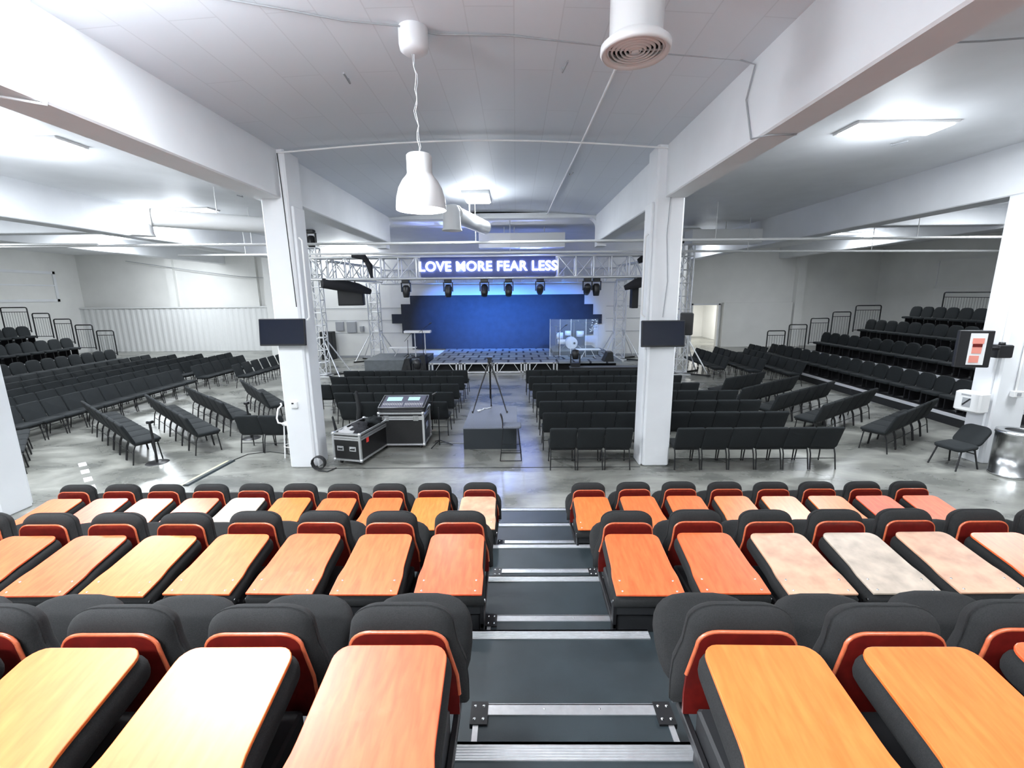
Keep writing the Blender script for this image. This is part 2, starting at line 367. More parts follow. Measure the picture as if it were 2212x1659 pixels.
# ---------------------------------------------------------------- ceiling fixtures and services
wh=['above the stage pendant','over the left wing beside the round duct nozzle','bright square one over the right wing','top left over the camera bay','far left mid wing','far left rear wing','behind the left truss','over the left chairs','rear left corner','over the right stand','added to brighten the right stand rear end','by the doorway in the right wing','behind the seats right','behind the seats left','left of the rear','beside right column']
for i,(x,y,sx,sy,p) in enumerate(FIX):
    t=thing('ceiling_light','flat white glowing ceiling light panel, '+wh[i],'ceiling light',(x,y,CEIL-.12 if abs(x+.8)>3.6 or y>15 else CEIL-.12),0)
    z=0
    m=MB(); m.box(-sx/2-.05,sx/2+.05,-sy/2-.05,sy/2+.05,.02,.2,c=.01); m.build('housing','whitemetal',t)
    m=MB(); m.box(-sx/2,sx/2,-sy/2,sy/2,0,.02); m.build('diffuser','lamp',t)
# pendant
def lampshape():
    t=thing('pendant_lamp','white metal pendant lamp with bell shade hanging from the ceiling near the middle','lamp',(-1.03,5.15,4.31))
    pr=[(.27,0),(.272,.02),(.262,.12),(.235,.22),(.19,.30),(.15,.345),(.135,.37),(.135,.55),(.12,.565),(.02,.57),(0,.57)]
    m=MB(); m.lathe(pr,n=40); pr2=[(r*.97,z-.004 if z>.5 else z) for r,z in pr if r>0]; m.lathe([(.27,0)]+pr2[1:],n=40); m.build('shade','whitemetal',t)
    m=MB(); m.lathe([(0,.03),(.255,.03),(.255,.034),(0,.034)],n=32); m.build('bulb_diffuser','bulb',t)
    m=MB(); pts=[(.012*math.sin(i*1.9),.01*math.cos(i*1.4),.57+i*(1.70-.57-.16)/14) for i in range(15)]; pts[-1]=(0,0,1.55); m.tube(pts,.005,6); m.tube([(p[0]+.02*math.sin(i*.8),p[1],p[2]) for i,p in enumerate(pts)],.003,5); m.build('chain_cord','whitecable',t)
    m=MB(); m.lathe([(0,1.52),(.10,1.52),(.14,1.55),(.15,1.6),(.15,1.79)],n=32); m.build('ceiling_rose','white',t)
    l=bpy.data.lights.new('pendant_light','POINT'); l.energy=25; l.shadow_soft_size=.1; o=bpy.data.objects.new('pendant_light',l); o.location=(-1.03,5.15,4.29); COL.objects.link(o)
lampshape()
def diffuser():
    t=thing('round_air_diffuser','large white round duct drop with ringed grille hanging from the centre ceiling','air vent',(1.0,4.15,5.33))
    m=MB(); m.lathe([(.235,.03),(.27,0),(.285,.02),(.285,.06),(.235,.10),(.215,.12),(.215,.66)],n=40); m.build('duct_drop','whitemetal',t)
    m=MB()
    for i in range(6):
        r=.235-i*.036; m.lathe([(r,.035-.0*i),(r-.012,.015),(r-.02,.035),(r,.035)],n=36)
    for a in (0,60,120): m.box(-.22,.22,-.004,.004,.03,.04,T=TL(rz=a))
    m.lathe([(0,.012),(.03,.012),(.03,.04)],n=20); m.build('grille_rings','whitemetal',t)
    m=MB(); m.lathe([(0,.09),(.233,.09),(.233,.095),(0,.095)],n=32); m.build('dark_throat','black',t)
    m=MB(); m.tube([(.1,-.1,.62),(.2,.05,.64),(.28,.2,.63)],.05,10); m.build('damper_motor','steel',t)
diffuser()
def nozzle(label,loc,rz,L,r=.2):
    t=thing('duct_nozzle',label,'air duct',loc,rz)
    m=MB(); m.tube([(0,0,.0),(0,L,.0)],r,20); m.tube([(0,.15,0),(0,.2,0)],r*1.12,20); m.build('duct_pipe','whitemetal',t)
    m=MB(); m.lathe([(r*1.25,-.42),(r*1.1,-.35),(r*1.05,.05),(r*.8,r*.8),(0,r)],n=24); m.lathe([(0,-.36),(r*1.1,-.36)],n=24); m.build('nozzle_hood','whitemetal',t); MB().tube([(0,L*.5,r),(0,L*.5,6.02-loc[2])],.015,6).build('hanger_rod','whitemetal',t)
nozzle('white round duct with downturned nozzle beyond the pendant lamp',(-1.55,11.4,5.35),R(-14),2.6)
nozzle('white round duct with downturned nozzle on the left wing ceiling',(-8.55,10.6,5.2),R(-55),3.0)
nozzle('white round duct nozzle just right of the right pillar',(3.9,12.0,5.3),R(25),2.0)
# conduits, pipes, cables
def pipe(name,label,cat,pts,r,m='whitemetal',n=8,group=None,hang=None):
    if hang:
        t=thing(name,label,cat,(0,0,0)); MB().tube(pts,r,n).build('pipe_run',m,t)
        for h in hang: MB().tube([h,(h[0],h[1],6.03)],.012,6).build('hanger_rod',m,t)
        return t
    o=MB().tube(pts,r,n).build(name,m); return tag(o,label,cat,group)
pipe('sprinkler_pipe','long white sprinkler pipe crossing the whole hall above the sign, upper of two','pipe',[(-22,14,4.98),(-12,14,4.95),(-4,14,4.93),(4,14,4.95),(19,14,4.92)],.04,hang=[(-17,14,4.95),(-8,14,4.95),(-1.2,14,4.95),(6,14,4.95),(12,14,4.95)])
pipe('sprinkler_pipe','long white sprinkler pipe crossing the hall above the sign, lower of two','pipe',[(-12.5,17,4.92),(-4,17,4.90),(4,17,4.90),(19,16.8,4.75)],.04,hang=[(-10,17,4.9),(-.2,17,4.9),(8.5,17,4.85),(13,17,4.8)])
pipe('sprinkler_pipe','white pipe bending up at its end on the left wing ceiling','pipe',[(-21,13.2,5.35),(-21,13.2,5.05),(-20.7,13.2,4.95),(-12,13.2,4.9)],.04)
pipe('arched_conduit','thin white conduit arching across the ceiling between the two pillars','conduit',[(-4.18+6.84*i/16,8.4,5.86+.16*math.sin(math.pi*i/16)) for i in range(17)],.016,'whitemetal')
pipe('ceiling_conduit','straight white conduit running away along the ceiling right of the pendant','conduit',[(1.2,5.9,6.0),(1.17,9.16,6.0),(1.09,12.7,5.98),(1.04,15.4,5.95)],.018,'whitemetal')
pipe('ceiling_cable','grey cable wandering across the ceiling from rose to right beam','cable',[(-4.1,4.1,5.91),(-3.0,4.35,5.98),(-2.1,4.71,6.0),(-1.67,4.92,6.02),(-1.16,5.04,6.03),(-.8,5.2,6.03),(-.05,5.26,6.04),(1.0,5.45,6.02),(1.63,5.53,5.98),(2.5,5.58,5.93),(2.64,5.49,5.84),(2.645,5.64,5.55),(2.645,5.45,5.08),(2.7,5.18,5.03),(3.0,5.2,5.04),(3.08,5.3,5.2),(3.3,5.5,6.0)],.009,'cable')
pipe('ceiling_cable','pale cable hanging in a loop over the upper left beam','cable',[(-4.14,4.33,5.9),(-4.16,4.4,5.62),(-4.165,4.38,5.25),(-4.17,4.34,5.09),(-4.4,4.1,5.08),(-4.66,3.9,5.08),(-4.71,3.9,5.95)],.012,'whitecable')
pipe('ceiling_cable','thin cable draped over the ceiling of the right wing','cable',[(3.3,5.5,5.99),(5,5.4,5.99),(6.5,5.2,5.99),(8.9,5.3,5.99)],.01,'cable')
pipe('power_cord','grey cord running down the face of the right pillar','cable',[(2.75,8.37,5.2),(2.72,8.37,4.4),(2.78,8.38,3.6),(2.73,8.385,2.95)],.009,'cable')
pipe('power_cord','thin black cord running down the left pillar from the ceiling','cable',[(-4.16,8.38,5.85),(-4.14,8.38,5.2),(-4.12,8.38,4.3),(-4.1,8.385,3.2)],.008,'black')
pipe('wall_cable','thin slack cable along the left rear wall','cable',[(-24,28.1,5.6),(-20,28.1,5.0),(-17,28.1,4.6),(-14,28.1,4.45)],.02,'cable')
for i,(x,y,l) in enumerate(((-2.05,6.1,'left of the pendant rose'),(.55,5.9,'left of the round air diffuser'),(1.2,10.6,'far down the centre bay'),(-7.2,12.4,'on the left wing'),(6.8,8.8,'on the right wing'),(11.5,7.0,'by the bright right light'))):
    tag(MB().tube([(x,y,6.0 if x<-5 or x>3 else 6.02),(x+.02,y,5.97),(x+.05,y-.3,5.95)],.012,6).build('ceiling_hook','cable'),'short dark metal hanger stub on the white ceiling, '+l,'hook')
# big duct high in rear bay
t=thing('rectangular_duct','pale rectangular duct box hanging behind the ceiling portal','air duct',(.25,18.6,5.2)); MB().box(-1.7,1.7,-.35,.35,0,.55,c=.01).build('duct_body','whitemetal',t)
for x in (-.7,-.3,.9): MB().tube([(x,0,.55),(x,0,.83)],.02,6).build('hanger_rod','whitemetal',t)
t=thing('rectangular_duct','pale rectangular duct box under the right wing ceiling','air duct',(8.0,17.8,5.2)); MB().box(-1.4,1.4,-.4,.4,0,.5,c=.01).build('duct_body','whitemetal',t); MB().tube([(0,0,.5),(0,0,.83)],.02,6).build('hanger_rod','whitemetal',t)
# ---------------------------------------------------------------- own stand: decks
NS=[(1.467,1.614),(2.396,1.345),(3.324,1.076),(4.253,.806),(5.18,.537),(6.11,.268)]
AX0,AX1=-.27,.76
st=thing('tiered_seating_platform','black rubber decked seating platform with metal nosings stepping down to the floor','platform',(0,0,0))
XS0,XS1=-6.4,6.3
prev=-1.6
for i,(y,z) in enumerate(NS):
    x0,x1=(XS0,XS1) if i<5 else (AX0-.05,AX1+.05)
    m=MB(); m.box(x0,x1,prev,y,max(0,z-.11),z); m.box(x0,x1,y-.03,y,max(0,z-.269),z-.11)
    m.build('deck','rubber',st)
    m=MB(); w=.062
    a,c=AX0-(.04 if i<5 else 0),AX1+.04
    m.box(a,c,y-w,y+.012,z,z+.006); m.box(a,c,y,y+.012,z-.05,z+.006)
    for k in range(5): m.box(a,c,y-w+.008+k*.011,y-w+.012+k*.011,z+.006,z+.0085)
    m.build('nosing_strip','alu',st)
    prev=y
    if i<4:
        m=MB(); m.box(AX0+.06,AX1-.06,y,y+.30,z-.20,z-.1345); hs=m.build('half_step','rubber',st)
        m=MB(); m.box(AX0+.10,AX1-.10,y+.25,y+.305,z-.1345,z-.128); m.box(AX0+.10,AX1-.10,y+.30,y+.308,z-.17,z-.128)
        for xx in (AX0+.06,AX1-.085): m.box(xx,xx+.025,y+.03,y+.23,z-.1345,z-.129)
        m.build('step_nosing','alu',hs)
        for xx in (AX0+.045,AX1-.125): MB().box(xx,xx+.08,y+.20,y+.315,z-.15,z-.124).build('corner_bracket','blackmetal',hs)
        m=MB()
        for xx in (AX0+.065,AX0+.105,AX1-.105,AX1-.065):
            for yy in (y+.225,y+.29): m.lathe([(0,.006),(.006,.005),(.008,0)],(xx,yy,z-.124),10)
        for xx in (.12,.38): m.lathe([(0,.003),(.004,.002),(.005,0)],(xx,y+.28,z-.128),8)
        m.build('bolt','steel',hs)
# ---------------------------------------------------------------- theatre seats with orange folded backs
def panel_outline():
    L=.56; r=.055; pts=[(-.214,0),(.214,0),(.214,.15),(.209,.19),(.203,.225),(.201,.26)]
    fwid=.196
    for i in range(6): a=R(90*i/5); pts.append((fwid-r+r*math.cos(a),L-r+r*math.sin(a)))
    for i in range(6): a=R(90+90*i/5); pts.append((-fwid+r+r*math.cos(a),L-r+r*math.sin(a)))
    pts+=[(-.201,.26),(-.203,.225),(-.209,.19),(-.214,.15)]
    return pts
def shell_outline(top,wb,hgt,n=7,r=.075):
    pts=[(-wb,0),(wb,0),(wb,.08),(wb*.97,.16),(top*1.06,.24)]
    for i in range(n): a=R(90*i/(n-1)); pts.append((top-r+r*math.cos(a),hgt-r*.75+r*.75*math.sin(a)))
    for i in range(n): a=R(90+90*i/(n-1)); pts.append((-top+r+r*math.cos(a),hgt-r*.75+r*.75*math.sin(a)))
    pts+=[(-top*1.06,.24),(-wb*.97,.16),(-wb,.08)]
    return pts
def theatre_seat(lip):
    t=thing('theatre_seat','x','theatre seat',(0,0,0))
    # origin: on deck, y=0 at the far edge of the folded back
    P=TL(0,-.552,.475,rx=9.8)
    m=MB(); m.prism(panel_outline(),.0,.014,T=P); pn=m.build('folded_back_panel','wood',t); pn['label']='orange varnished plywood back panel'
    bv=pn.modifiers.new('b','BEVEL'); bv.width=.003; bv.segments=2; bv.limit_method='ANGLE'; bv.angle_limit=R(40)
    m=MB()
    for x,y in ((-.17,.03),(.17,.03),(-.17,.115),(.17,.115)): m.lathe([(0,.0175),(.005,.017),(.007,.014)],(x,y,0),10,T=P)
    m.build('panel_screw','steel',pn)
    out=[(x*1.06,y*1.015+.0) for x,y in panel_outline()]
    m=MB(); m.pad(out,.115,.045,T=P@Matrix.Translation((0,0,-.001))@Matrix.Scale(-1,4,(0,0,1)),dome=0); bc=m.build('folded_back_cushion','seatfabric',t)
    # upright shell, its hollow side toward the folded back
    hg=lip-.035
    so=shell_outline(.178,.218,hg)
    Q=TL(0,.055,.24,rx=90)   # local y -> up, local z -> toward -y
    m=MB(); m.prism(so,0,.012,T=Q@TL(rx=-3)); sh=m.build('seat_shell','darkred',t); sh['label']='dark red plywood shell'
    m=MB(); pts=[(x,y,.006) for x,y in so[2:-1]]; m.tube([pts[i] for i in range(len(pts))],.0072,6,T=Q@TL(rx=-3)); e=m.build('shell_edge','lipwood',sh)
    po=[(x*1.10,y*1.035+.004) for x,y in shell_outline(.178,.225,hg+.05,r=.10)]
    m=MB(); m.pad(po,.125,.075,T=TL(0,.056,.24,rx=90)@TL(rx=-3)@Matrix.Scale(-1,4,(0,0,1)),dome=.012,k=6); m.build('seat_cushion','seatfabric',t)
    # wide lower pad leaning forward beyond it
    lo=[]
    for i in range(26):
        a=2*math.pi*i/26; lo.append((.238*math.copysign(abs(math.cos(a))**.62,math.cos(a)),.19+.20*math.copysign(abs(math.sin(a))**.75,math.sin(a))))
    m=MB(); m.pad(lo,.09,.045,T=TL(0,.22,.14,rx=38),dome=.02,k=5); m.build('lower_pad','seatfabric',t)
    # metalwork
    for s in (-1,1):
        m=MB(); m.box(s*.205-.012,s*.205+.012,-.50,-.44,0,.44,c=.004); m.box(s*.205-.012,s*.205+.012,-.50,.12,.20,.235,c=.004); m.box(s*.205-.03,s*.205+.03,-.53,-.40,0,.012)
        m.build('side_bracket','blackmetal',t)
    m=MB(); m.box(-.20,.20,-.50,-.46,.30,.42,c=.006); m.build('rear_crossbar','black',t)
    MB().box(-.19,.19,-.46,.0,.08,.32,c=.01).build('dark_gap_box','black',t)  # black box added to darken the gaps between the seats
    m=MB()
    for s in (-1,1):
        for y,z in ((-.53,.43),(-.5,.40),(.12,.22),(.16,.27)):
            m.tube([(s*.22,y,z),(s*.232,y,z)],.009,8)
    m.build('hinge_bolt','steel',t)
    return t
base_a=theatre_seat(.425); base_b=theatre_seat(.37)
reg(base_a); reg(base_b)
rows=[('back','C',1.345,1.614,base_b,5,4),('middle','B',3.01,1.076,base_a,9,8),('front','A',4.74,.537,base_a,10,8)]
used={}
tone={'back':'large in the foreground','middle':'mid distance','front':'nearest the concrete floor'}
for rn,_,yf,z,proto,nl,nr in rows:
    for side,n,x0,sgn in (('left',nl,-.44,-1),('right',nr,.83,1)):
        for k in range(n):
            x=x0+sgn*.53*k
            lab='orange-backed folded theatre seat, %s from the aisle in the %s orange row, %s side'%(ORD[k],rn,side)
            if rn=='back' and side=='left' and k==0: lab='largest orange-backed folded theatre seat immediately left of the aisle steps in the foreground'
            j=random.uniform(-.012,.012)
            if proto.name not in used:
                used[proto.name]=1; o=proto; o.location=(x,yf,z); o['label']=lab; o['group']='orange backed seats, %s row'%rn
            else: o=dup(proto,(x,yf+j,z),R(random.uniform(-1,1)),lab,'theatre seat','orange backed seats, %s row'%rn)
            o['category']='theatre seat'
            glare_key={('middle','right',2):'glarewood',('middle','right',3):'glarewood2',('middle','right',4):'glarewood',('front','left',0):'glarewood',('front','left',5):'glarewood2'}.get((rn,side,k))  # panels whose glare is put in as paler wood
            if glare_key:
                o['label']='folded theatre seat with pale glare-painted panel, %s from aisle, %s orange row, %s side'%(ORD[k],rn,side)
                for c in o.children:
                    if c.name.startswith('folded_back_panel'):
                        c.material_slots[0].link='OBJECT'; c.material_slots[0].material=M[glare_key]; c['label']='pale glare-painted plywood back panel'
# ---------------------------------------------------------------- banquet chairs
def stack_chair():
    t=thing('stacking_chair','x','chair',(0,0,0))
    m=MB(); m.pad(rr(.262,.235,.04,4),.07,.03,T=TL(0,.30,.41,rx=2),dome=.015,k=3); m.build('seat','fabric',t)
    out=rr(.264,.240,.04,4); m=MB(); m.pad(out,.06,.028,T=TL(0,.002,.655,rx=110)@TL(z=-.03),dome=.012,k=3); m.build('backrest','fabric',t)
    m=MB(); m.box(-.225,.225,.08,.50,.385,.412); m.build('seat_frame','blackmetal',t)
    for s in (-1,1):
        m=MB(); m.tube([(s*.235,.10,.42),(s*.235,.05,.3),(s*.245,0,.0)],.0125,6); m.tube([(s*.235,.10,.42),(s*.235,.02,.60)],.012,6); m.build('leg','blackmetal',t)
        m=MB(); m.tube([(s*.23,.46,.40),(s*.245,.50,.0)],.0125,6); m.build('leg','blackmetal',t)
    m=MB(); m.tube([(-.24,.035,.22),(.24,.035,.22)],.008,6); m.build('stretcher','blackmetal',t)
    return t
ch=stack_chair(); reg(ch); chused=[0]; NCH=[0]
def chair(x,y,rz,label,group):
    NCH[0]+=1
    j=R(random.uniform(-.8,.8))
    if not chused[0]: chused[0]=1; ch.location=(x,y,0); ch.rotation_euler=(0,0,rz); ch['label']=label; ch['group']=group; return ch
    return dup(ch,(x,y,0),rz+j,label,'chair',group)
# centre right block
for k,(y,xl,n) in enumerate(((8.22,.63,0),(9.36,.56,10),(10.42,.54,10),(11.52,.52,10),(12.55,.46,9),(13.7,.38,9),(14.85,.32,9))):
    if k==0:
        for i in range(3): chair(.63+.265+.533*i,y,0,'black padded chair, %s from aisle in the nearest row left of the right pillar'%ORD[i],'nearest row beside the right pillar')
        for i in range(6): chair(3.05+.265+.525*i,y-.02,0,'black padded chair, %s from the right pillar in the nearest row, pillar side'%ORD[i],'nearest row right of the right pillar')
    else:
        for i in range(n): chair(xl+.265+.53*i,y,0,'black padded chair, %s from centre aisle, %s row from camera, right centre block'%(ORD[i],ORD[k]),'right centre block, %s row'%ORD[k])
# centre left block
for k,(y,n) in enumerate(((10.45,5),(11.5,6),(12.6,8),(13.85,8),(14.95,8))):
    for i in range(n): chair(-1.93-.53*i,y,0,'black padded chair, %s from centre aisle, %s row from camera, left centre block'%(ORD[i],ORD[k]),'left centre block, %s row'%ORD[k])
# small group left of left pillar
chair(-5.86,9.3,0,'black padded chair seen from behind, left one of the pair beside the left pillar','pair by the left pillar')
chair(-5.33,9.28,0,'black padded chair seen from behind, right one of the pair nearest the left pillar','pair by the left pillar')
chair(-5.6,11.0,R(-10),'black padded chair half hidden behind the pair at the left pillar','chairs by the left pillar')
# diagonal groups
def line(ax,ay,bx,by,side,name,group,maxn=20,start='near'):
    # back tops run from a (near camera end) to b ; side=+1 chairs face left of a->b
    d=Vector((bx-ax,by-ay,0)); L=d.length; d.normalize(); n=max(1,min(maxn,round(L/.53)))
    nrm=Vector((-d.y,d.x,0))*side; rz=math.atan2(-nrm.x,nrm.y)
    for i in range(n):
        p=Vector((ax,ay,0))+d*(.265+.53*i)+nrm*.16
        chair(p.x,p.y,rz,name%ORD[i],group)
line(-8.0,8.45,-11.0,10.7,-1,'black padded chair, %s from near end of the nearest slanted row, left wing','slanted rows in the left wing, nearest')
line(-7.1,9.0,-9.9,11.35,-1,'black padded chair, %s from near end of the second slanted row, left wing','slanted rows in the left wing, second')
line(-7.2,10.35,-9.5,12.3,-1,'black padded chair, %s from near end of the third slanted row, left wing','slanted rows in the left wing, third')
line(-6.9,11.5,-8.7,13.5,-1,'black padded chair, %s from near end of the farthest slanted row, left wing','slanted rows in the left wing, farthest')
line(-10.15,7.7,-11.75,9.3,-1,'black padded chair, %s one beside the white post at far left','chairs behind the white post')
line(7.9,8.85,10.2,10.4,1,'black padded chair, %s from near end of the nearest slanted row, right wing','slanted rows in the right wing, nearest')
line(7.0,9.75,9.5,11.45,1,'black padded chair, %s from near end of the second slanted row, right wing','slanted rows in the right wing, second')
line(6.55,10.75,9.3,12.6,1,'black padded chair, %s from near end of the third slanted row, right wing','slanted rows in the right wing, third')
line(6.1,11.6,8.7,13.4,1,'black padded chair, %s from near end of the fourth slanted row, right wing','slanted rows in the right wing, fourth')
line(6.3,13.0,8.2,14.2,1,'black padded chair, %s from near end of the farthest slanted row, right wing','slanted rows in the right wing, farthest')
# long rows on the left, facing right; row 0 nearest
for k in range(5):
    x=-12.0-1.12*k; y0=(10.0,10.4,10.6,11.0,12.0)[k]; n=(18,19,18,17,15)[k]
    for i in range(n):
        if k==0 and i==11: continue
        yy=y0+.535*i
        chair(x+.02*math.sin(i*.5),yy,R(-90+ (3 if k else 2)),'black padded chair, %s from camera end of the %s long row, left wing'%(ORD[i],ORD[k]),'left wing long rows, %s'%ORD[k])
for i in range(6): chair(-10.6+.03*i,16.6+.56*i,R(-86),'black padded chair, %s from camera end of the short lengthwise row, left wing'%ORD[i],'left wing short row')
# far right rows, facing left
for k,(x,y0,n) in enumerate(((8.3,17.6,6),(9.35,16.9,8),(10.4,16.2,8))):
    for i in range(n): chair(x,y0+.56*i,R(88),'black padded chair, %s from camera end of the %s lengthwise row, right wing'%(ORD[i],ORD[k]),'right wing lengthwise rows, %s'%ORD[k])
for k,x in enumerate((11.5,12.6)):
    for i in range(3): chair(x,20.7+.56*i,R(88),'black padded chair, %s beyond the right stand in the %s small row there'%(ORD[i],ORD[k]),'right wing chairs beyond the stand, %s'%ORD[k])
# ---------------------------------------------------------------- side stands
def auditorium_seat():
    t=thing('tip_up_seat','x','theatre seat',(0,0,0))
    # faces -y; back at y=+.1
    o=[]
    for i in range(20):
        a=2*math.pi*i/20; o.append((.26*math.copysign(abs(math.cos(a))**.6,math.cos(a)),.27*math.copysign(abs(math.sin(a))**.7,math.sin(a))))
    m=MB(); m.pad(o,.09,.04,T=TL(0,.10,.57,rx=80),dome=.01,k=3); m.build('backrest','fabric',t)
    m=MB(); m.pad(rr(.24,.2,.06,3),.09,.035,T=TL(0,-.16,.32),dome=.01,k=3); m.build('seat','fabric',t)
    m=MB(); m.box(-.2,-.17,-.2,.1,0,.34); m.box(.17,.2,-.2,.1,0,.34); m.box(-.2,.2,-.02,.02,.3,.34); m.build('seat_bracket','blackmetal',t)
    return t
au=auditorium_seat(); reg(au); auu=[0]
def aseat(x,y,z,rz,label,group):
    if not auu[0]: auu[0]=1; au.location=(x,y,z); au.rotation_euler=(0,0,rz); au['label']=label; au['group']=group; return
    dup(au,(x,y,z),rz,label,'theatre seat',group)
def side_stand(sgn,x0,y0,y1,label,word,rows_n,yfirst):
    t=thing('tiered_seating_platform',label,'platform',(0,0,0))
    zz=[.268+.269*i for i in range(rows_n)]
    for i,z in enumerate(zz):
        xa=x0+.929*i; xb=xa+.929
        m=MB(); a,c=sorted((sgn*xa,sgn*xb)); m.box(a,c,y0,y1,0 if i==0 else z-.28,z); m.build('deck','black',t)
        a,c=sorted((sgn*xa,sgn*(xa+.07))); m=MB(); m.box(a,c,y0,y1,z,z+.02); e,g=sorted((sgn*xa,sgn*(xa-.012))); m.box(e,g,y0,y1,z-.05,z+.02); m.build('nosing_strip','nosing',t)
    r=0
    for i in range(0,rows_n,2):
        z=zz[i]; x=sgn*(x0+.929*i+.52); n=int((y1-yfirst-.5)/.54)
        for k in range(n):
            aseat(x,y1-.45-.54*k,z,R(-90*sgn),'black rounded theatre seat, %s from far end of the %s tier, %s stand'%(ORD[k],ORD[r],word),'%s stand tier %s'%(word,ORD[r]))
        r+=1
side_stand(1,11.1,9.6,20.0,'dark tiered stand with pale nosings rising toward the right wall','right',8,10.2)
side_stand(-1,17.75,14.0,20.2,'dark tiered stand with pale nosings rising toward the left wall','left',8,14.3)
def rail(x,y,z,w,h,label,axis='x',lower=.12):
    t=thing('guard_rail',label,'railing',(x,y,z),0 if axis=='x' else R(90)); r=.07
    pts=[(-w/2,0,0),(-w/2,0,h-r)]+[(-w/2+r-r*math.cos(R(a)),0,h-r+r*math.sin(R(a))) for a in (30,60,90)]+[(w/2-r+r*math.sin(R(a)),0,h-r+r*math.cos(R(a))) for a in (0,30,60,90)]+[(w/2,0,0)]
    MB().tube(pts,.025,8).build('hoop','blackmetal',t)
    m=MB(); m.tube([(-w/2,0,h-.2),(w/2,0,h-.2)],.016,6); m.tube([(-w/2,0,.08),(w/2,0,.08)],.016,6); m.build('crossbar','blackmetal',t)
    n=max(4,int(w/.11)); m=MB()
    for i in range(1,n): xx=-w/2+w*i/n; m.tube([(xx,0,.08),(xx,0,h-.2)],.007,4)
    m.build('baluster','blackmetal',t)
for i in range(5):
    w=.78 if i<4 else 1.1; rail(11.6+.929*i+(.0 if i<4 else .2),19.97,.268+.269*(i+1),w,1.15,'black end guard rail on the right stand, %s tier up'%ORD[i])
for i in range(5):
    w=.78 if i<4 else 1.2; rail(-(18.75+.929*i+(.0 if i<4 else .25)),20.17,.268+.269*(i+2),w,1.12,'black end guard rail on the left stand, %s one counted from the floor side'%ORD[i])
for k,y in enumerate((18.6,16.3,14.0,11.7)): rail(11.1+.929*7.9,y,2.15,2.15,1.15,'black back guard rail atop the right stand, %s from its far end'%ORD[k],'y')
# ---------------------------------------------------------------- trusses
def truss(name,label,p0,p1,w,h,seg,r=.035,box=True):
    p0=Vector(p0);p1=Vector(p1); t=thing(name,label,'truss',tuple(p0)); d=p1-p0; L=d.length; d.normalize()
    if abs(d.z)>.9: a=Vector((1,0,0)); c=Vector((0,1,0))
    else: c=Vector((0,0,1)); a=d.cross(c).normalized()
    cs=[a*w/2+c*0,a*w/2+c*h,-a*w/2+c*h,-a*w/2+c*0] if abs(d.z)<.9 else [a*w/2+c*h/2,-a*w/2+c*h/2,-a*w/2-c*h/2,a*w/2-c*h/2]
    for q in cs: MB().tube([q,q+d*L],r,8).build('chord','trussalu',t)
    n=max(1,round(L/seg)); s=L/n
    m=MB()
    for f in range(4):
        A,B=cs[f],cs[(f+1)%4]
        for i in range(n+1): m.tube([A+d*s*i,B+d*s*i],r*.62,6)
        for i in range(n):
            m.tube([A+d*s*i,B+d*s*(i+1)] if i%2 else [B+d*s*i,A+d*s*(i+1)],r*.5,6)
    m.build('lattice','trussalu',t); return t
ZT0,ZT1=4.05,4.90
truss('front_truss','silver box truss spanning the stage front and carrying the sign',(-8.35,18.8,ZT0+.0),(6.75,18.8,ZT0),.5,ZT1-ZT0,.72,.05)
truss('rear_truss','silver box truss along the rear wall above the black wall panel',(-6.9,23.5,ZT0-.1),(5.3,23.5,ZT0-.1),.5,.7,.72,.035)
truss('side_truss','silver side truss linking front and rear on the left of the stage',(-7.75,19.15,ZT0+.05),(-7.0,23.2,ZT0+.0),.4,.7,.72,.035)
truss('side_truss','silver side truss linking front and rear on the right of the stage',(6.1,19.15,ZT0+.05),(5.3,23.2,ZT0+.0),.4,.7,.72,.035)
def tower(x,y,h,label,w=.42):
    t=truss('truss_tower',label,(x,y,.1),(x,y,h),w,w,.5,.032)
    m=MB(); m.box(-.35,.35,-.35,.35,-.1,-.06)
    m.build('base_plate','trussalu',t)
    for a in (35,145,215,325):
        dx,dy=math.cos(R(a)),math.sin(R(a))
        MB().tube([(dx*.2,dy*.2,1.5),(dx*1.15,dy*1.15,-.04)],.028,6).build('outrigger','trussalu',t)
        m=MB(); m.box(0,1.25,-.04,.04,-.1,-.04,T=TL(rz=a)); m.build('outrigger_foot','blackmetal',t)
    return t
tower(-8.3,18.8,5.3,'tall silver lattice tower partly hidden by the left pillar'); tower(6.95,18.75,5.35,'tall silver lattice tower partly hidden by the right pillar')
tower(-7.35,23.3,4.0,'silver lattice tower with splayed legs left of the black stage wall',.5); tower(5.35,23.2,4.0,'silver lattice tower with splayed legs right of the drum kit',.5)
# black cable rolls and loudspeakers hung on truss
def lump(name,label,cat,loc,pts,r,m='cloth1'):
    t=thing(name,label,cat,loc); 
    MB().tube(pts,r,10).build('roll',m,t); MB().tube([(p[0],p[1],p[2]+.02) for p in pts],[q*.4 for q in r] if isinstance(r,list) else r*.4,8).build('tie','black',t)
lump('cable_bundle','black cable bundle wrapped under the left end of the front truss','cable bundle',(-7.9,18.5,3.9),[(0,0,0),(.5,.4,-.05),(1.1,1.0,-.2),(1.5,1.4,-.35)],[.2,.26,.22,.12])
lump('cable_bundle','black cable bundle wrapped under the right end of the front truss','cable bundle',(5.5,18.5,3.95),[(.4,0,.1),(0,.2,0),(-.6,.3,-.2),(-1.0,.4,-.35)],[.2,.26,.2,.1])
lump('cable_bundle','black cable bundle slung over the upper left corner of the front truss','cable bundle',(-6.1,18.5,4.9),[(-.5,0,.05),(0,0,0),(.2,.0,-.35),(.25,0,-.8)],[.06,.12,.12,.05])
lump('cable_bundle','dark cable bundle on the upper right end of the front truss','cable bundle',(5.35,18.6,4.85),[(.4,0,.15),(0,0,0),(-.4,0,-.2)],[.08,.2,.1])
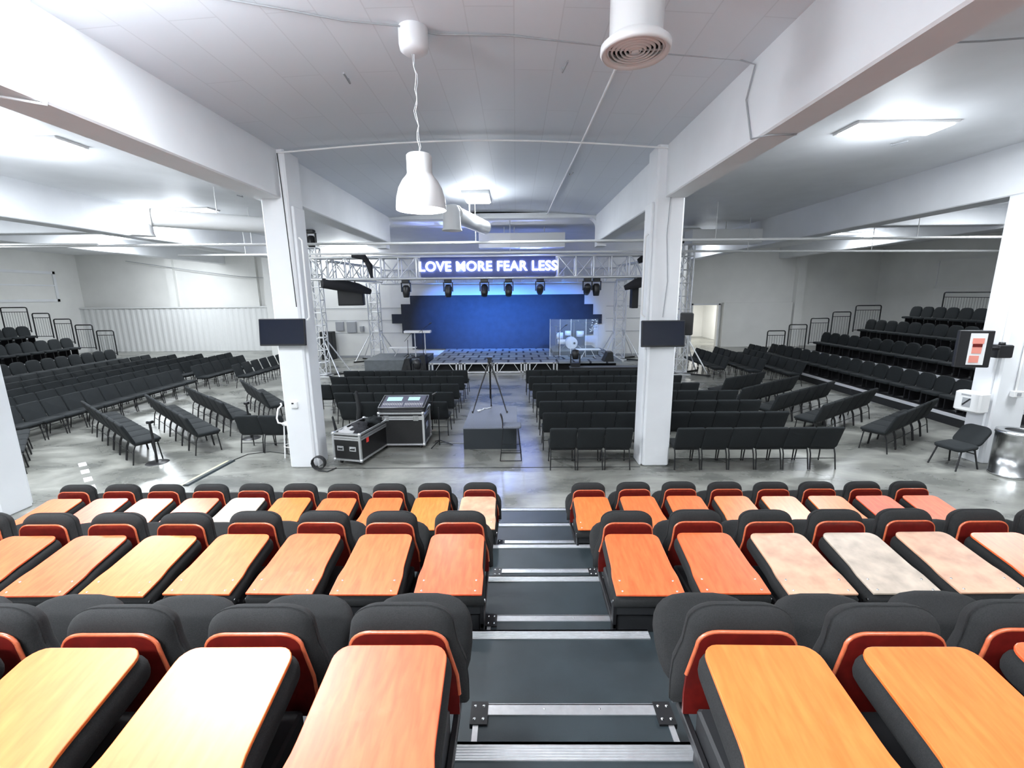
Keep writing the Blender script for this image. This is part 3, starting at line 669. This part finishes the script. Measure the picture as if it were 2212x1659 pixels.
t=thing('hanging_loudspeaker','black loudspeaker hung behind the left end of the front truss','loudspeaker',(-7.5,20.6,2.95)); MB().box(-.55,.55,-.3,.3,0,.85,T=TL(rz=12),c=.02).build('cabinet','black',t); MB().box(-.5,.5,-.32,-.305,.05,.8,T=TL(rz=12)).build('grille','blackplastic',t); MB().tube([(-.2,0,.85),(-.2,0,1.2),(.2,0,1.2),(.2,0,.85)],.03,6).build('hanging_bracket','blackmetal',t)
t=thing('hanging_loudspeaker','slim black loudspeaker hung just left of the right pillar','loudspeaker',(5.1,19.6,2.75)); MB().box(-.14,.14,-.2,.2,0,1.1,c=.02).build('cabinet','black',t); MB().tube([(0,0,1.1),(0,0,1.36),(.75,0,1.36)],.03,6).build('hanging_bracket','blackmetal',t)
def moving_head(x,z,label,tilt=0,y=18.8):
    t=thing('moving_head_light',label,'stage light',(x,y,z))
    m=MB(); m.box(-.15,.15,-.12,.12,-.14,0,c=.02); m.build('base','blackplastic',t)
    m=MB(); m.box(-.20,-.16,-.06,.06,-.5,-.12,c=.01); m.box(.16,.20,-.06,.06,-.5,-.12,c=.01); m.box(-.2,.2,-.06,.06,-.16,-.12); m.build('yoke','blackplastic',t)
    m=MB(); T=TL(0,0,-.42,rx=tilt); m.lathe([(0,.2),(.1,.19),(.15,.1),(.15,-.12),(.12,-.3),(.0,-.3)],n=16,T=T); m.build('lamp_head','blackplastic',t)
    m=MB(); m.lathe([(0,-.302),(.1,-.302),(.1,-.31),(0,-.31)],n=16,T=T); m.build('lens','screen',t)
for i,(x,tl) in enumerate(((-4.55,0),(-2.8,-10),(-1.3,-30),(-.3,-30),(1.0,60),(2.95,50))): moving_head(x,4.02,'black moving head stage light under the front truss, %s from the left'%ORD[i],tl)
moving_head(3.35,4.02,'dark cylindrical stage light right of the last moving head',0,18.98)
# sign
t=thing('neon_sign','glowing white LOVE MORE FEAR LESS neon sign on the front truss','sign',(-1.12,18.48,4.05))
MB().box(-2.72,2.72,0,.05,.05,.82).build('backing_board','fieldblue',t)
def text_part(s,name,size,loc,parent,matn,off=.0,ext=.02,rot=(90,0,0),align='CENTER',sp=1.0):
    cu=bpy.data.curves.new(name,'FONT'); cu.body=s; cu.size=size; cu.align_x=align; cu.align_y='CENTER'; cu.extrude=ext; cu.offset=off; cu.space_character=sp
    o=bpy.data.objects.new(name,cu); COL.objects.link(o); bpy.context.view_layer.update()
    me=bpy.data.meshes.new_from_object(o.evaluated_get(bpy.context.evaluated_depsgraph_get())); bpy.data.objects.remove(o)
    me.materials.clear(); me.materials.append(M[matn]); q=bpy.data.objects.new(name,me); COL.objects.link(q); q.parent=parent; q.location=loc; q.rotation_euler=[R(a) for a in rot]; return q
text_part('LOVE MORE FEAR LESS','neon_lettering',.53,(0,-.04,.44),t,'neon',.010,.02,sp=1.05)
# black stepped stage wall
z=lambda v:v
pts=[(-5.72,.47),(3.75,.47),(3.75,1.2),(4.2,1.2),(4.2,1.78),(4.65,1.78),(4.65,2.28),(4.16,2.28),(4.16,2.83),(3.68,2.83),(3.68,3.36),(-5.72,3.36),(-5.72,2.91),(-6.23,2.91),(-6.23,2.38),(-6.76,2.38),(-6.76,1.88),(-6.22,1.88),(-6.22,1.34),(-5.72,1.34)]
m=MB(); m.prism(pts,0,.1,T=TL(0,24.45,0,rx=90)); tag(m.build('stage_backdrop','navywall'),'black stepped-edge backdrop wall behind the stage, washed in blue light','backdrop')
# ---------------------------------------------------------------- stage
t=thing('stage_platform','low stage with square tiled surface in the centre under blue light','stage',(0,0,0))
MB().box(-3.85,4.6,19.25,24.3,.40,.47).build('stage_top','tiles',t)
m=MB(); m.box(-3.75,4.5,19.9,24.3,0,.40); m.build('stage_skirt','black',t)
for i in range(4):
    x0=-3.85+1.42*i; m=MB(); x1=x0+1.40
    for z_ in (.44,.05): m.box(x0,x1,19.18,19.24,z_-.03,z_+.03)
    for xx in (x0,x1-.07,x0+.14,x1-.21): m.box(xx,xx+.06,19.18,19.24,0,.46)
    for a,c in (((x0+.25),(x0+.5)),((x1-.25),(x1-.5))): m.tube([(a,19.21,.05),(c,19.21,.42)],.016,6)
    m.build('front_frame','trussalu',t)
def plat(name,label,x0,x1,y0,y1,h,m='greyplat'):
    t=thing(name,label,'platform',((x0+x1)/2,(y0+y1)/2,0)); w=(x1-x0)/2;d=(y1-y0)/2
    MB().box(-w,w,-d,d,h-.05,h,c=.004).build('deck',m,t); MB().box(-w+.01,w-.01,-d+.01,d-.01,0,h-.05).build('side_skirt','black' if m!='greyplat' else 'greyplat',t); return t
plat('side_platform','grey side platform left of the stage, in front of the keyboard',-6.95,-4.2,20.0,22.4,.5)
plat('side_platform','dark side platform right of the stage with pale edge strip',2.3,5.4,19.0,19.24,.30,'bluegrey')
MBt=MB(); MBt.box(4.62,4.70,19.3,23.6,.44,.50); tag(MBt.build('edge_rail','trussalu'),'pale metal edge rail along the right side of the stage','rail')
# keyboard stand etc
t=thing('keyboard_stand','pale keyboard on a two legged metal stand, left on the stage','keyboard',(-4.6,20.8,.5))
m=MB(); m.box(-.62,.62,-.18,.18,1.16,1.27,c=.01); m.build('keyboard','whitemetal',t)
for x in (-.15,.32): MB().tube([(x,0,0),(x,0,1.16)],.025,8).build('stand_leg','trussalu',t)
MB().box(-.3,.45,-.25,.25,0,.03).build('stand_base','blackmetal',t)
def micstand(x,y,z,h,label,b=.3):
    t=thing('microphone_stand',label,'microphone stand',(x,y,z)); MB().tube([(0,0,0),(0,0,h)],.014,6).build('pole','blackmetal',t)
    m=MB(); 
    for a in (0,120,240): m.tube([(0,0,.12),(.3*math.cos(R(a)),.3*math.sin(R(a)),.01)],.011,6)
    m.build('tripod_base','blackmetal',t)
    MB().tube([(-.15,0,h-.08),(b,-.05,h+.3)],.010,6).build('boom','blackmetal',t); MB().tube([(b,-.05,h+.3),(b+.1,-.07,h+.36)],[.028,.02],8).build('microphone','blackplastic',t)
micstand(-4.3,20.4,.5,1.3,'microphone stand with raised boom beside the keyboard',.35)
micstand(-5.2,21.2,.5,.8,'short microphone stand left of the keyboard',.2)
micstand(-3.9,15.6,0,.95,'microphone stand rising behind the mixing desk chairs',.02)
micstand(1.95,20.2,.47,1.2,'microphone stand beside the drum shield',.25)
def wedge(x,y,z,label,w=.55,h=.4):
    t=thing('floor_monitor',label,'loudspeaker',(x,y,z)); m=MB(); m.prism([(-.2,0),(.25,0),(.2,h),(-.02,h)],-w/2,w/2,T=Matrix.Rotation(R(90),4,'X')@Matrix.Rotation(0,4,'Z')@TL(ry=0)); 
    m.build('cabinet','black',t); MB().box(-.03,.15,-w/2+.04,w/2-.04,h,h+.01).build('grille','blackplastic',t)
wedge(-4.25,19.75,0,'black floor monitor left of the stage frame',.5,.75); wedge(-4.95,19.7,0,'black floor cabinet beside the grey side platform',.45,.6); wedge(4.0,19.5,.47,'low black floor monitor on the right of the stage')
def on_stand_light(x,y,z,label):
    t=thing('floor_stage_light',label,'stage light',(x,y,z)); MB().box(-.2,.2,-.18,.18,0,.16,c=.02).build('base','blackplastic',t)
    m=MB(); m.box(-.22,-.17,-.06,.06,.14,.55,c=.01); m.box(.17,.22,-.06,.06,.14,.55,c=.01); m.build('yoke','blackplastic',t)
    m=MB(); m.lathe([(0,-.2),(.12,-.18),(.16,0),(.15,.2),(0,.24)],n=16,T=TL(0,0,.5)); m.build('lamp_head','blackplastic',t)
on_stand_light(2.55,19.1,.30,'black moving head light standing at the stage front right of centre'); on_stand_light(-4.2,18.6,0,'black moving head light standing left of the stage frame')
# drum kit and shield
t=thing('drum_kit','white drum kit behind the clear shield on the right of the stage','drum kit',(2.75,22.3,.70))
m=MB(); m.tube([(0,-.2,.28),(0,.22,.28)],.30,28); m.build('bass_drum','drum',t); m2=MB(); m2.tube([(.14,-.215,.27),(.14,-.2,.27)],.055,16); m2.build('bass_port','black',t)
for x,y,zz,r,h in ((-.55,.2,.62,.17,.3),(-.15,.1,.75,.15,.22),(.48,.25,.7,.19,.28),(-.5,-.15,.35,.2,.22)): MB().lathe([(0,0),(r,0),(r,h),(0,h)],(x,y,zz-h/2),20).build('tom_drum','drum',t)
for x,y,zz in ((-.75,.1,1.1),(.75,.1,1.25),(.2,.5,1.3)): 
    MB().lathe([(0,.03),(.06,.02),(.24,0)],(x,y,zz),20,T=None).build('cymbal','brass',t); MB().tube([(x,y,zz),(x,y,0)],.012,6).build('cymbal_stand','steel',t)
for x in (-.5,.5): MB().tube([(x*.5,-.1,.2),(x,-.25,0)],.014,6).build('drum_leg','steel',t)
t=thing('drum_riser','low riser carrying the drum kit, right of the stage','platform',(2.87,22.45,.47)); MB().box(-1.1,1.1,-1.1,1.1,.18,.23,c=.004).build('deck','greyplat',t); MB().box(-1.08,1.08,-1.08,1.08,0,.18).build('side_skirt','black',t)
sh=thing('drum_shield','clear upright acrylic drum shield panels around the drum kit','drum shield',(2.75,21.1,.47))
for x0,y0,x1,y1 in ((-1.15,.0,-.7,-.25),(-.7,-.25,-.2,-.3),(-.2,-.3,.5,-.3),(.5,-.3,1.1,-.05)):
    d=Vector((x1-x0,y1-y0,0)); a=math.degrees(math.atan2(d.y,d.x)); MB().box(0,d.length,-.006,.006,0,1.75,T=TL(x0,y0,0,rz=a)).build('clear_panel','acrylic',sh)
    MB().tube([(x0,y0,0),(x0,y0,1.76)],.014,6).build('panel_hinge','whitemetal',sh)
m=MB()
for i in range(26):
    x=random.uniform(.66,1.0); zz=random.uniform(1.15,1.72); m.box(x,x+random.uniform(.03,.1),-.30,-.29,zz,zz+.03,T=TL(rz=0))
m.build('white_sticker_pattern','paper',sh)
# small stage items
for i,(x,y,w,l) in enumerate(((3.3,20.4,1.1,'front white tabletop bench on the right of the stage'),(-5.5,21.4,1.3,'white low table on the grey side platform'))):
    zb=.47 if i==0 else .5
    t=thing('low_table',l,'table',(x,y,zb)); MB().box(-w/2,w/2,-.2,.2,.38,.42,c=.005).build('table_top','paper',t)
    for s in (-1,1): MB().tube([(s*w*.3,-.1,0),(s*w*.12,-.1,.38)],.015,6).build('leg','trussalu',t)
pipe('stage_cable','black power cable along the base of the grey side platform','cable',[(-8.0,19.6,.012),(-7.2,19.3,.012),(-6.2,19.5,.012),(-5.3,19.0,.012),(-4.2,18.3,.012)],.012,'black')
# wall boxes behind
for x,zz,w,h,l in ((-9.65,1.75,.42,.5,'left grey electrical box on the rear wall'),(-9.0,1.7,.5,.6,'larger grey electrical box on the rear wall'),(-8.45,1.6,.2,.3,'small grey switch box on the rear wall')):
    t=thing('electrical_box',l,'electrical box',(x,24.42,zz)); MB().box(-w/2,w/2,-.1,.08,-h/2,h/2,c=.01).build('enclosure','cable',t); MB().box(-w/2+.04,w/2-.04,-.11,-.1,-h/2+.04,h/2-.04).build('cover','cable',t)
t=thing('tall_loudspeaker','dark tall floor loudspeaker by the rear wall, left behind the pillar','loudspeaker',(-10.2,24.0,0)); MB().box(-.33,.33,-.25,.25,0,1.5,c=.02).build('cabinet','black',t); MB().box(-.3,.3,-.26,-.25,.05,1.45).build('grille','blackplastic',t)
# ---------------------------------------------------------------- TVs
def tv(x,y,zc,w,h,rz,label,rx=0,depth=.06):
    t=thing('wall_television',label,'television',(x,y,zc),R(rz))
    m=MB(); m.box(-w/2,w/2,0,depth,-h/2,h/2,T=TL(rx=rx),c=.008); m.build('casing','blackplastic',t)
    m=MB(); m.box(-w/2+.018,w/2-.018,-.004,0,-h/2+.03,h/2-.018,T=TL(rx=rx)); m.build('screen','screen',t)
    m=MB(); m.box(-.12,.12,depth,.13,-.1,.1); m.build('wall_mount','blackmetal',t)
tv(-4.36,8.26,2.74,.86,.50,0,'black wall television mounted on the left pillar',-6)
tv(2.72,8.26,2.655,.80,.49,0,'black wall television mounted on the right pillar',-6)
t=thing('side_loudspeaker','black loudspeaker behind the television on the right pillar','loudspeaker',(3.25,8.6,2.82),R(-20)); MB().box(-.11,.13,-.12,.12,-.22,.2,c=.02).build('cabinet','black',t); MB().tube([(-.1,0,0),(-.24,0,0)],.03,8).build('bracket','blackmetal',t)
# right pillar fittings
t=thing('wall_television','dark tilted screen with pink poster image on the far right pillar','television',(8.42,8.2,2.33),R(-12))
m=MB(); m.box(-.27,.27,0,.08,-.34,.34,c=.01); m.build('casing','blackplastic',t)
m=MB(); m.box(-.10,.16,-.006,-.001,-.29,.29); p=m.build('poster','paper',t)
m=MB(); m.box(-.06,.12,-.010,-.007,.10,.20); m.box(-.05,.10,-.010,-.007,-.08,.06); m.box(-.07,.08,-.010,-.007,-.25,-.12); m.build('poster_print','pink',t)
m=MB(); m.box(-.05,.10,-.012,-.0105,.04,.10); m.build('poster_heading','darkred',t)
m=MB(); m.tube([(.1,.06,0),(.55,.2,0)],.035,8); m.build('bracket','blackmetal',t)
t=thing('projector','small black projector fixed to the right pillar beside the poster screen','projector',(9.05,8.36,2.27)); m=MB(); m.box(-.14,.14,-.12,.12,-.12,.12,c=.015); m.build('body','blackplastic',t); MB().lathe([(0,.0),(.05,0),(.045,.05),(0,.05)],(0,-.02,.12),14).build('knob','blackplastic',t)
t=thing('paper_towel_dispenser','white paper towel dispenser with slanted slot on the right pillar','dispenser',(9.02,8.62,1.24),R(-78)); m=MB(); m.box(-.22,.22,-.17,.1,-.2,.2,c=.03); m.build('housing','whitemetal',t); m=MB(); m.box(-.07,.07,-.176,-.171,-.10,.08); m.build('window','cable',t); m=MB(); m.box(-.012,.012,-.182,-.176,-.09,.09,T=TL(ry=40)); m.build('lever','black',t); MB().box(-.1,.06,-.175,-.171,.12,.15).build('label_plate','cable',t)
pipe('wall_conduit','white conduit running down the right pillar to a socket box','conduit',[(9.55,8.39,5.8),(9.55,8.39,1.5)],.02,'whitemetal')
t=thing('socket_box','small white socket box at the foot of the pillar conduit','socket',(9.55,8.37,1.44)); MB().box(-.09,.09,-.05,.04,-.06,.06,c=.008).build('box','whitemetal',t); MB().box(-.04,.04,-.055,-.05,-.03,.03).build('socket_face','cable',t)
for x,y,zz,l in ((-4.33,8.37,1.32,'small white thermostat on the left pillar'),):
    t=thing('thermostat',l,'thermostat',(x,y,zz)); MB().box(-.06,.06,-.03,.03,-.06,.06,c=.006).build('case','whitemetal',t); MB().box(-.04,.0,-.034,-.03,.02,.05).build('display','black',t)
for sx,x in ((1,-3.98),(-1,2.42)): 
    tag(MB().tube([(x,8.5,4.45),(x+sx*.05,8.5,4.4),(x+sx*.05,8.5,3.0),(x,8.5,2.95)],.018,8).build('grab_pipe','whitemetal'),'white looped pipe on the inner side of the %s pillar'%('left' if sx>0 else 'right'),'pipe')
# trash can
t=thing('trash_can','polished steel cylindrical trash can beside the far right pillar','trash can',(9.2,7.9,0))
m=MB(); m.lathe([(0,0),(.29,0),(.29,.05),(.285,.05),(.285,.80),(.295,.80),(.295,.83)],n=40); m.build('body','steel',t)
m=MB(); m.lathe([(.295,.83),(.29,.86),(.2,.875),(.17,.86)],n=40); m.build('lid_ring','steel',t); MB().lathe([(0,.845),(.175,.845)],n=32).build('opening','black',t)
# lone chair
def lone():
    t=thing('lounge_side_chair','black low padded chair standing alone by the far right pillar','chair',(8.62,8.35,0),R(-78))
    m=MB(); m.pad(rr(.25,.25,.1,5),.08,.035,T=TL(0,-.05,.38,rx=4),dome=.03,k=4); m.build('seat','fabric',t)
    m=MB(); m.pad(rr(.24,.25,.14,6),.07,.03,T=TL(0,.30,.60,rx=-0)@TL(rx=48)@TL(z=-.03),dome=.01,k=4); m.build('backrest','fabric',t)
    for s in (-1,1):
        MB().tube([(s*.2,.12,.39),(s*.24,.22,0)],.014,6).build('leg','blackmetal',t); MB().tube([(s*.2,-.2,.39),(s*.24,-.32,0)],.014,6).build('leg','blackmetal',t)
    m=MB(); m.tube([(-.2,.12,.37),(.2,.12,.37)],.012,6); m.tube([(-.2,.14,.30),(.2,.14,.30)],.01,6); m.build('stretcher','blackmetal',t)
o=lone()
# a chair edge at far right of front row
chair(7.95,6.1,R(150),'black padded chair cut by the right picture edge near the orange front row','chair at the right edge')
# ---------------------------------------------------------------- road cases and mixer
def road_case(name,label,w,d,h,loc,rz,lidline=None,open_top=False,casters=True):
    t=thing(name,label,'road case',loc,rz); zc=.11
    m=MB(); 
    if open_top:
        q=.02; m.box(-w/2,w/2,-d/2,-d/2+q,zc,zc+h); m.box(-w/2,w/2,d/2-q,d/2,zc,zc+h); m.box(-w/2,-w/2+q,-d/2,d/2,zc,zc+h); m.box(w/2-q,w/2,-d/2,d/2,zc,zc+h); m.box(-w/2,w/2,-d/2,d/2,zc,zc+.02)
    else: m.box(-w/2,w/2,-d/2,d/2,zc,zc+h)
    m.build('body','laminate',t)
    m=MB(); e=.022
    for sx in (-1,1):
        for sy in (-1,1): m.box(sx*w/2-e,sx*w/2+e,sy*d/2-e,sy*d/2+e,zc,zc+h)
    zs=[zc,zc+h]+([lidline,lidline+.045] if lidline else [])
    for zz in zs:
        for sy in (-1,1): m.box(-w/2-.005,w/2+.005,sy*d/2-e*.8,sy*d/2+e*.8,zz-.018,zz+.018)
        for sx in (-1,1): m.box(sx*w/2-e*.8,sx*w/2+e*.8,-d/2-.005,d/2+.005,zz-.018,zz+.018)
    m.build('edge_profile','alu',t)
    m=MB()
    for sx in (-1,1):
        for sy in (-1,1):
            for zz in (zc,zc+h): m.lathe([(0,.04),(.03,.03),(.042,0),(.03,-.03),(0,-.04)],(sx*w/2,sy*d/2,zz),10)
    m.build('corner_ball','alu',t)
    for sx in (-1,1):
        for sy in (-1,1):
            x,y=sx*(w/2-.09),sy*(d/2-.09); m=MB(); m.tube([(x-.015,y,.045),(x+.015,y,.045)],.045,14); c=m.build('caster','caster',t)
            MB().box(x-.03,x+.03,y-.03,y+.03,.07,.11).build('caster_fork','steel',c)
    return t,zc
t,zc=road_case('open_road_case','black open road case full of cloths beside the left pillar',.60,1.15,.55,(-3.32,9.12,0),R(-13),lidline=.55,open_top=True)
for x in (-.15,.13):
    m=MB(); m.box(x-.075,x+.075,-.59,-.578,.30,.40,c=.004); hd=m.build('recessed_handle','alu',t); MB().box(x-.05,x+.05,-.598,-.592,.33,.37).build('handle_dish','black',hd); MB().tube([(x-.045,-.602,.37),(x+.045,-.602,.37)],.008,6).build('handle_grip','steel',hd)
m=MB(); m.box(.312,.316,-.36,-.27,.43,.56); m.build('red_tag','red',t)
for i,(x,y,zz,mm,l) in enumerate(((-.12,-.32,.62,'cloth2','crumpled pale cloth at the near end of the open road case'),(.08,-.25,.64,'cloth1','crumpled dark cloth piled in the open road case'),(-.02,-.05,.66,'cloth1','dark folded bag lying in the middle of the open road case'),(.1,.28,.70,'fabric','lumpy black bag at the far end of the open road case'))):
    P=TL(-3.32,9.12,0,rz=-13)@Vector((x,y,zz)); m=MB(); vs=[];fs=[];n=16;k=9
    rnd=random.Random(i)
    for a in range(k+1):
        for c in range(n):
            th=math.pi*a/k; ph=2*math.pi*c/n; rr_=1+.28*math.sin(3*ph+i)*math.sin(th*4)+rnd.uniform(-.12,.12)
            vs.append((.17*rr_*math.sin(th)*math.cos(ph),.19*rr_*math.sin(th)*math.sin(ph),.09*rr_*math.cos(th)))
    for a in range(k):
        for c in range(n): fs.append((a*n+c,(a+1)*n+c,(a+1)*n+(c+1)%n,a*n+(c+1)%n))
    m.add(vs,fs,True); o=m.build('cloth_heap' if i<2 else 'soft_bag',mm,None,tuple(P)); tag(o,l,'cloth' if i<2 else 'bag')
t,zc=road_case('mixer_road_case','tall black road case carrying the mixing console',.98,.72,.72,(-2.57,9.86,0),R(0),lidline=.70)
for x in (-.33,.33): m=MB(); m.box(x-.06,x+.06,-.38,-.366,.66,.78,c=.004); MB().box(0,0,0,0,0,0) if 0 else None; m.build('butterfly_latch','steel',t)
m=MB(); m.box(.495,.50,-.15,.1,.40,.55); m.build('side_handle','steel',t)
t=thing('mixing_console','black digital mixing console with bright screens on the tall road case','mixing console',(-2.57,9.86,.855)); T=TL(0,0,.06,rx=14)
m=MB(); m.prism(rr(.53,.33,.06,4),-.0,.11,T=T); m.build('body','blackplastic',t)
m=MB(); m.box(-.47,.47,-.28,.28,.11,.114,T=T); m.build('control_surface','purple',t)
m=MB(); m.box(-.40,-.06,.02,.2,.114,.120,T=T); m.box(.08,.34,.04,.2,.114,.120,T=T); m.build('touch_screen','led',t)
m=MB()
for i in range(24):
    x=-.44+.038*i
    if abs(x-.02)<.03: continue
    m.box(x,x+.02,-.16,-.14,.114,.128,T=T); m.box(x+.006,x+.010,-.25,-.04,.114,.1155,T=T)
m.build('fader_cap','paper',t)
m=MB(); m.tube([T@Vector((x,y,.116)) for x,y in [(-.51,-.3),(.51,-.3),(.52,.3),(-.52,.3),(-.51,-.3)]],.006,6); m.build('rim','alu',t)
micstand(-1.78,9.75,0,.9,'thin black stand right beside the mixer road case',-.1)
# tripod platform
t=thing('camera_platform','dark box platform with pale blue grey top in the centre aisle','platform',(-.6,10.45,0))
MB().box(-.60,.60,-1.0,.95,.47,.50,c=.004).build('top','bluegrey',t); m=MB(); m.box(-.59,.59,-.99,.94,0,.47); m.build('side_panel','darkpanel',t)
for ob in (t,): pass
t=thing('camera_tripod','black camera tripod standing on the aisle platform','tripod',(-.67,11.0,.5))
for a,ln in ((215,.52),(325,.52),(90,.35)):
    dx,dy=math.cos(R(a))*ln,math.sin(R(a))*ln
    l=MB().tube([(dx*.08,dy*.08,1.18),(dx*.55,dy*.55,.62),(dx,dy,0)],[.022,.018,.012],8).build('leg','blackmetal',t); MB().tube([(dx,dy,0),(dx*1.02,dy*1.02,.05)],.02,8).build('rubber_foot','caster',l)
MB().tube([(0,0,.3),(0,0,1.25)],.018,8).build('centre_column','blackmetal',t)
m=MB(); 
for a in (215,325,90): m.tube([(0,0,.55),(math.cos(R(a))*.27,math.sin(R(a))*.27,.6)],.007,6)
m.build('spreader','blackmetal',t)
m=MB(); m.box(-.05,.05,-.05,.05,1.22,1.32,c=.01); m.box(-.07,.07,-.04,.04,1.32,1.36,c=.005); m.build('tripod_head','blackplastic',t)
m=MB(); m.tube([(0,-.03,1.3),(.12,-.3,1.2)],.009,6); m.build('pan_handle','blackmetal',t)
t=thing('white_cable_coil','white cable coil lying at the foot of the tripod','cable',(-.95,10.9,.508)); m=MB(); m.tube([(.45+.0*i,.5,.01) if 0 else (.3*i/9+.03*math.sin(i*2.2)-.05,.25*i/9+.05*math.sin(i*1.5),.008) for i in range(10)],.012,6); m.build('cable_run','whitecable',t); MB().lathe([(0,0),(.04,.005),(.045,.025),(0,.03)],(0,-.06,0),14).build('plug','whitecable',t)
# bar stool
t=thing('wire_bar_stool','black wire-leg bar stool with pale seat in front of the aisle platform','stool',(-.13,8.95,0))
m=MB(); m.pad(rr(.2,.18,.07,5),.05,.02,T=TL(.02,0,.68),dome=-.01,k=4); m.build('seat','bluegrey',t)
m=MB()
vs=[];fs=[]
for i in range(9):
    a=i/8; zz=.69+.27*a; x=-.16-.05*a+.02*math.sin(a*3); w=.17*math.sqrt(max(.05,1-.85*a*a))
    vs+=[(x,-w,zz),(x,w,zz),(x-.015,-w,zz),(x-.015,w,zz)]
for i in range(8): q=4*i;c=q+4; fs+=[(q,q+1,c+1,c),(q+2,c+2,c+3,q+3),(q,c,c+2,q+2),(q+1,q+3,c+3,c+1)]
fs+=[(32,33,35,34)]
m.add(vs,fs,True); m.build('low_backrest','blackplastic',t)
for sx in (-1,1):
    for sy in (-1,1): MB().tube([(sx*.15,sy*.14,.69),(sx*.22,sy*.24,.01)],.008,6).build('leg','blackmetal',t)
m=MB(); m.tube([(-.22,-.24,.01),(.22,-.24,.01),(.22,.24,.01),(-.22,.24,.01),(-.22,-.24,.01)],.008,6); m.build('floor_loop','blackmetal',t)
m=MB(); m.tube([(-.2,-.2,.22),(.2,-.2,.22),(.2,.2,.22),(-.2,.2,.22),(-.2,-.2,.22)],.006,6); m.build('foot_ring','blackmetal',t)
# left pillar floor items
t=thing('white_tall_stool','white bentwood tall stool half hidden behind the left pillar','stool',(-4.85,9.1,0))
MB().lathe([(0,.72),(.15,.72),(.16,.74),(.15,.76),(0,.77)],n=24).build('seat','whitemetal',t)
for a in (45,135,225,315):
    MB().tube([(.12*math.cos(R(a)),.12*math.sin(R(a)),.72),(.17*math.cos(R(a)),.17*math.sin(R(a)),0)],.014,8).build('leg','whitemetal',t)
m=MB(); m.tube([(.16*math.cos(R(a)),.16*math.sin(R(a)),.25) for a in range(0,361,30)],.009,6); m.build('foot_ring','whitemetal',t)
m=MB(); m.tube([(-.02,-.14,.76),(-.18,-.12,.78),(-.24,-.05,.86),(-.22,0,1.05),(-.16,.05,1.12),(-.2,.1,1.15)],.018,8); m.build('bent_back','whitemetal',t)
lump('cable_pile','tangled dark cables hanging on the right side of the left pillar base','cable bundle',(-3.88,9.0,0),[(0,0,.9),(.05,0,.6),(.02,.05,.3),(.1,-.1,.05)],[.02,.03,.025,.03],'black')
t=thing('cable_coil','coiled black cable on the floor at the foot of the left pillar','cable',(-3.93,8.28,0))
m=MB()
for i in range(5): m.tube([(.13*math.cos(R(a+i*14)),.02*i-.04,.16+.13*math.sin(R(a+i*14))) for a in range(0,361,30)],.012,6)
m.build('coil','black',t); m=MB(); m.tube([(0,-.05,.02),(.2,-.1,.012),(.3,.1,.012)],.01,6); m.build('loose_end','black',t)
t=thing('cable_ramp','grey floor cable ramp with pale edge in front of the left chairs','cable ramp',(-6.05,8.2,0),R(-4))
m=MB(); m.prism([(-.07,0),(.07,0),(.035,.025),(-.035,.025)],-.62,.62,T=Matrix.Rotation(R(90),4,'X')); m.build('ramp_body','rubber',t); MB().box(-.13,-.075,-.6,.62,0,.004).build('tape_edge','yellow',t)
pipe('floor_cable','thin black cable from the cable ramp to the left pillar','cable',[(-6.0,8.85,.01),(-5.9,9.2,.01),(-5.5,9.35,.01),(-5.0,9.2,.01),(-4.7,8.9,.01)],.008,'black')
pipe('floor_cable','thin grey cable on the floor between mixer case and aisle platform','cable',[(-1.8,9.8,.01),(-1.5,9.9,.01),(-1.25,9.85,.01)],.008,'cable')
def stanchion(x,y,h,label):
    t=thing('floor_stand',label,'stand',(x,y,0)); MB().lathe([(0,.02),(.05,.02),(.2,.008),(.21,0)],n=24).build('round_base','blackmetal',t)
    MB().tube([(0,0,.01),(.0,.0,h*.5),(-.02,0,h)],.022,8).build('post','blackmetal',t); MB().box(-.06,.04,-.05,.05,h,h+.06,c=.01).build('top_bracket','blackmetal',t)
stanchion(-7.55,8.75,.85,'black post stand with round base at the end of nearest slanted chairs'); stanchion(-6.5,10.35,.85,'black post stand with round base at the end of the second slanted chairs')
lump('wrapped_stand','dark wrapped stand behind the left pillar near the mixer case','stand',(-3.75,10.1,0),[(0,0,0),(0,0,.5),(.05,0,.8),(0,0,1.2)],[.03,.05,.06,.03],'black')
# objects through the doorway
t=thing('wall_poster','red and white poster on the corridor wall beyond the doorway','poster',(12.3,34.95,1.9)); MB().box(-.45,.45,-.02,.03,-.7,.7).build('sheet','paper',t); m=MB(); m.prism([(-.2,-.2),(.2,-.2),(0,.25)],0,.01,T=TL(0,-.03,0,rx=90)); m.build('red_print','red',t)
t=thing('corridor_table','dark cluttered table in the corridor beyond the doorway','table',(12.2,33.5,0)); MB().box(-.7,.7,-.3,.3,.72,.76).build('table_top','black',t)
for sx in (-1,1):
    for sy in (-1,1): MB().tube([(sx*.65,sy*.25,0),(sx*.65,sy*.25,.72)],.02,6).build('leg','blackmetal',t)
# rear wall top boxes at tower heads
moving_head(-8.3,6.02,'black moving head light on top of the left front tower',0,18.8)
t=thing('tower_cover','pale boxy cover on top of the right front tower','cover',(6.95,18.75,5.4)); MB().box(-.4,.4,-.35,.35,0,.5,c=.06).build('cover_body','whitemetal',t); MB().box(-.3,.3,-.25,.25,-.06,0).build('cover_base','black',t)
print('CHAIRS',NCH[0])


# pale grey round duct on the far left
t=thing('round_duct','large grey round duct under the far left ceiling','air duct',(-27,15.0,5.05))
MB().tube([(0,0,0),(6.3,0,0)],.32,20).build('duct_pipe','whitemetal',t)
for x in (1.5,5.0): MB().tube([(x,0,.3),(x,0,.97)],.02,6).build('hanger_rod','whitemetal',t)
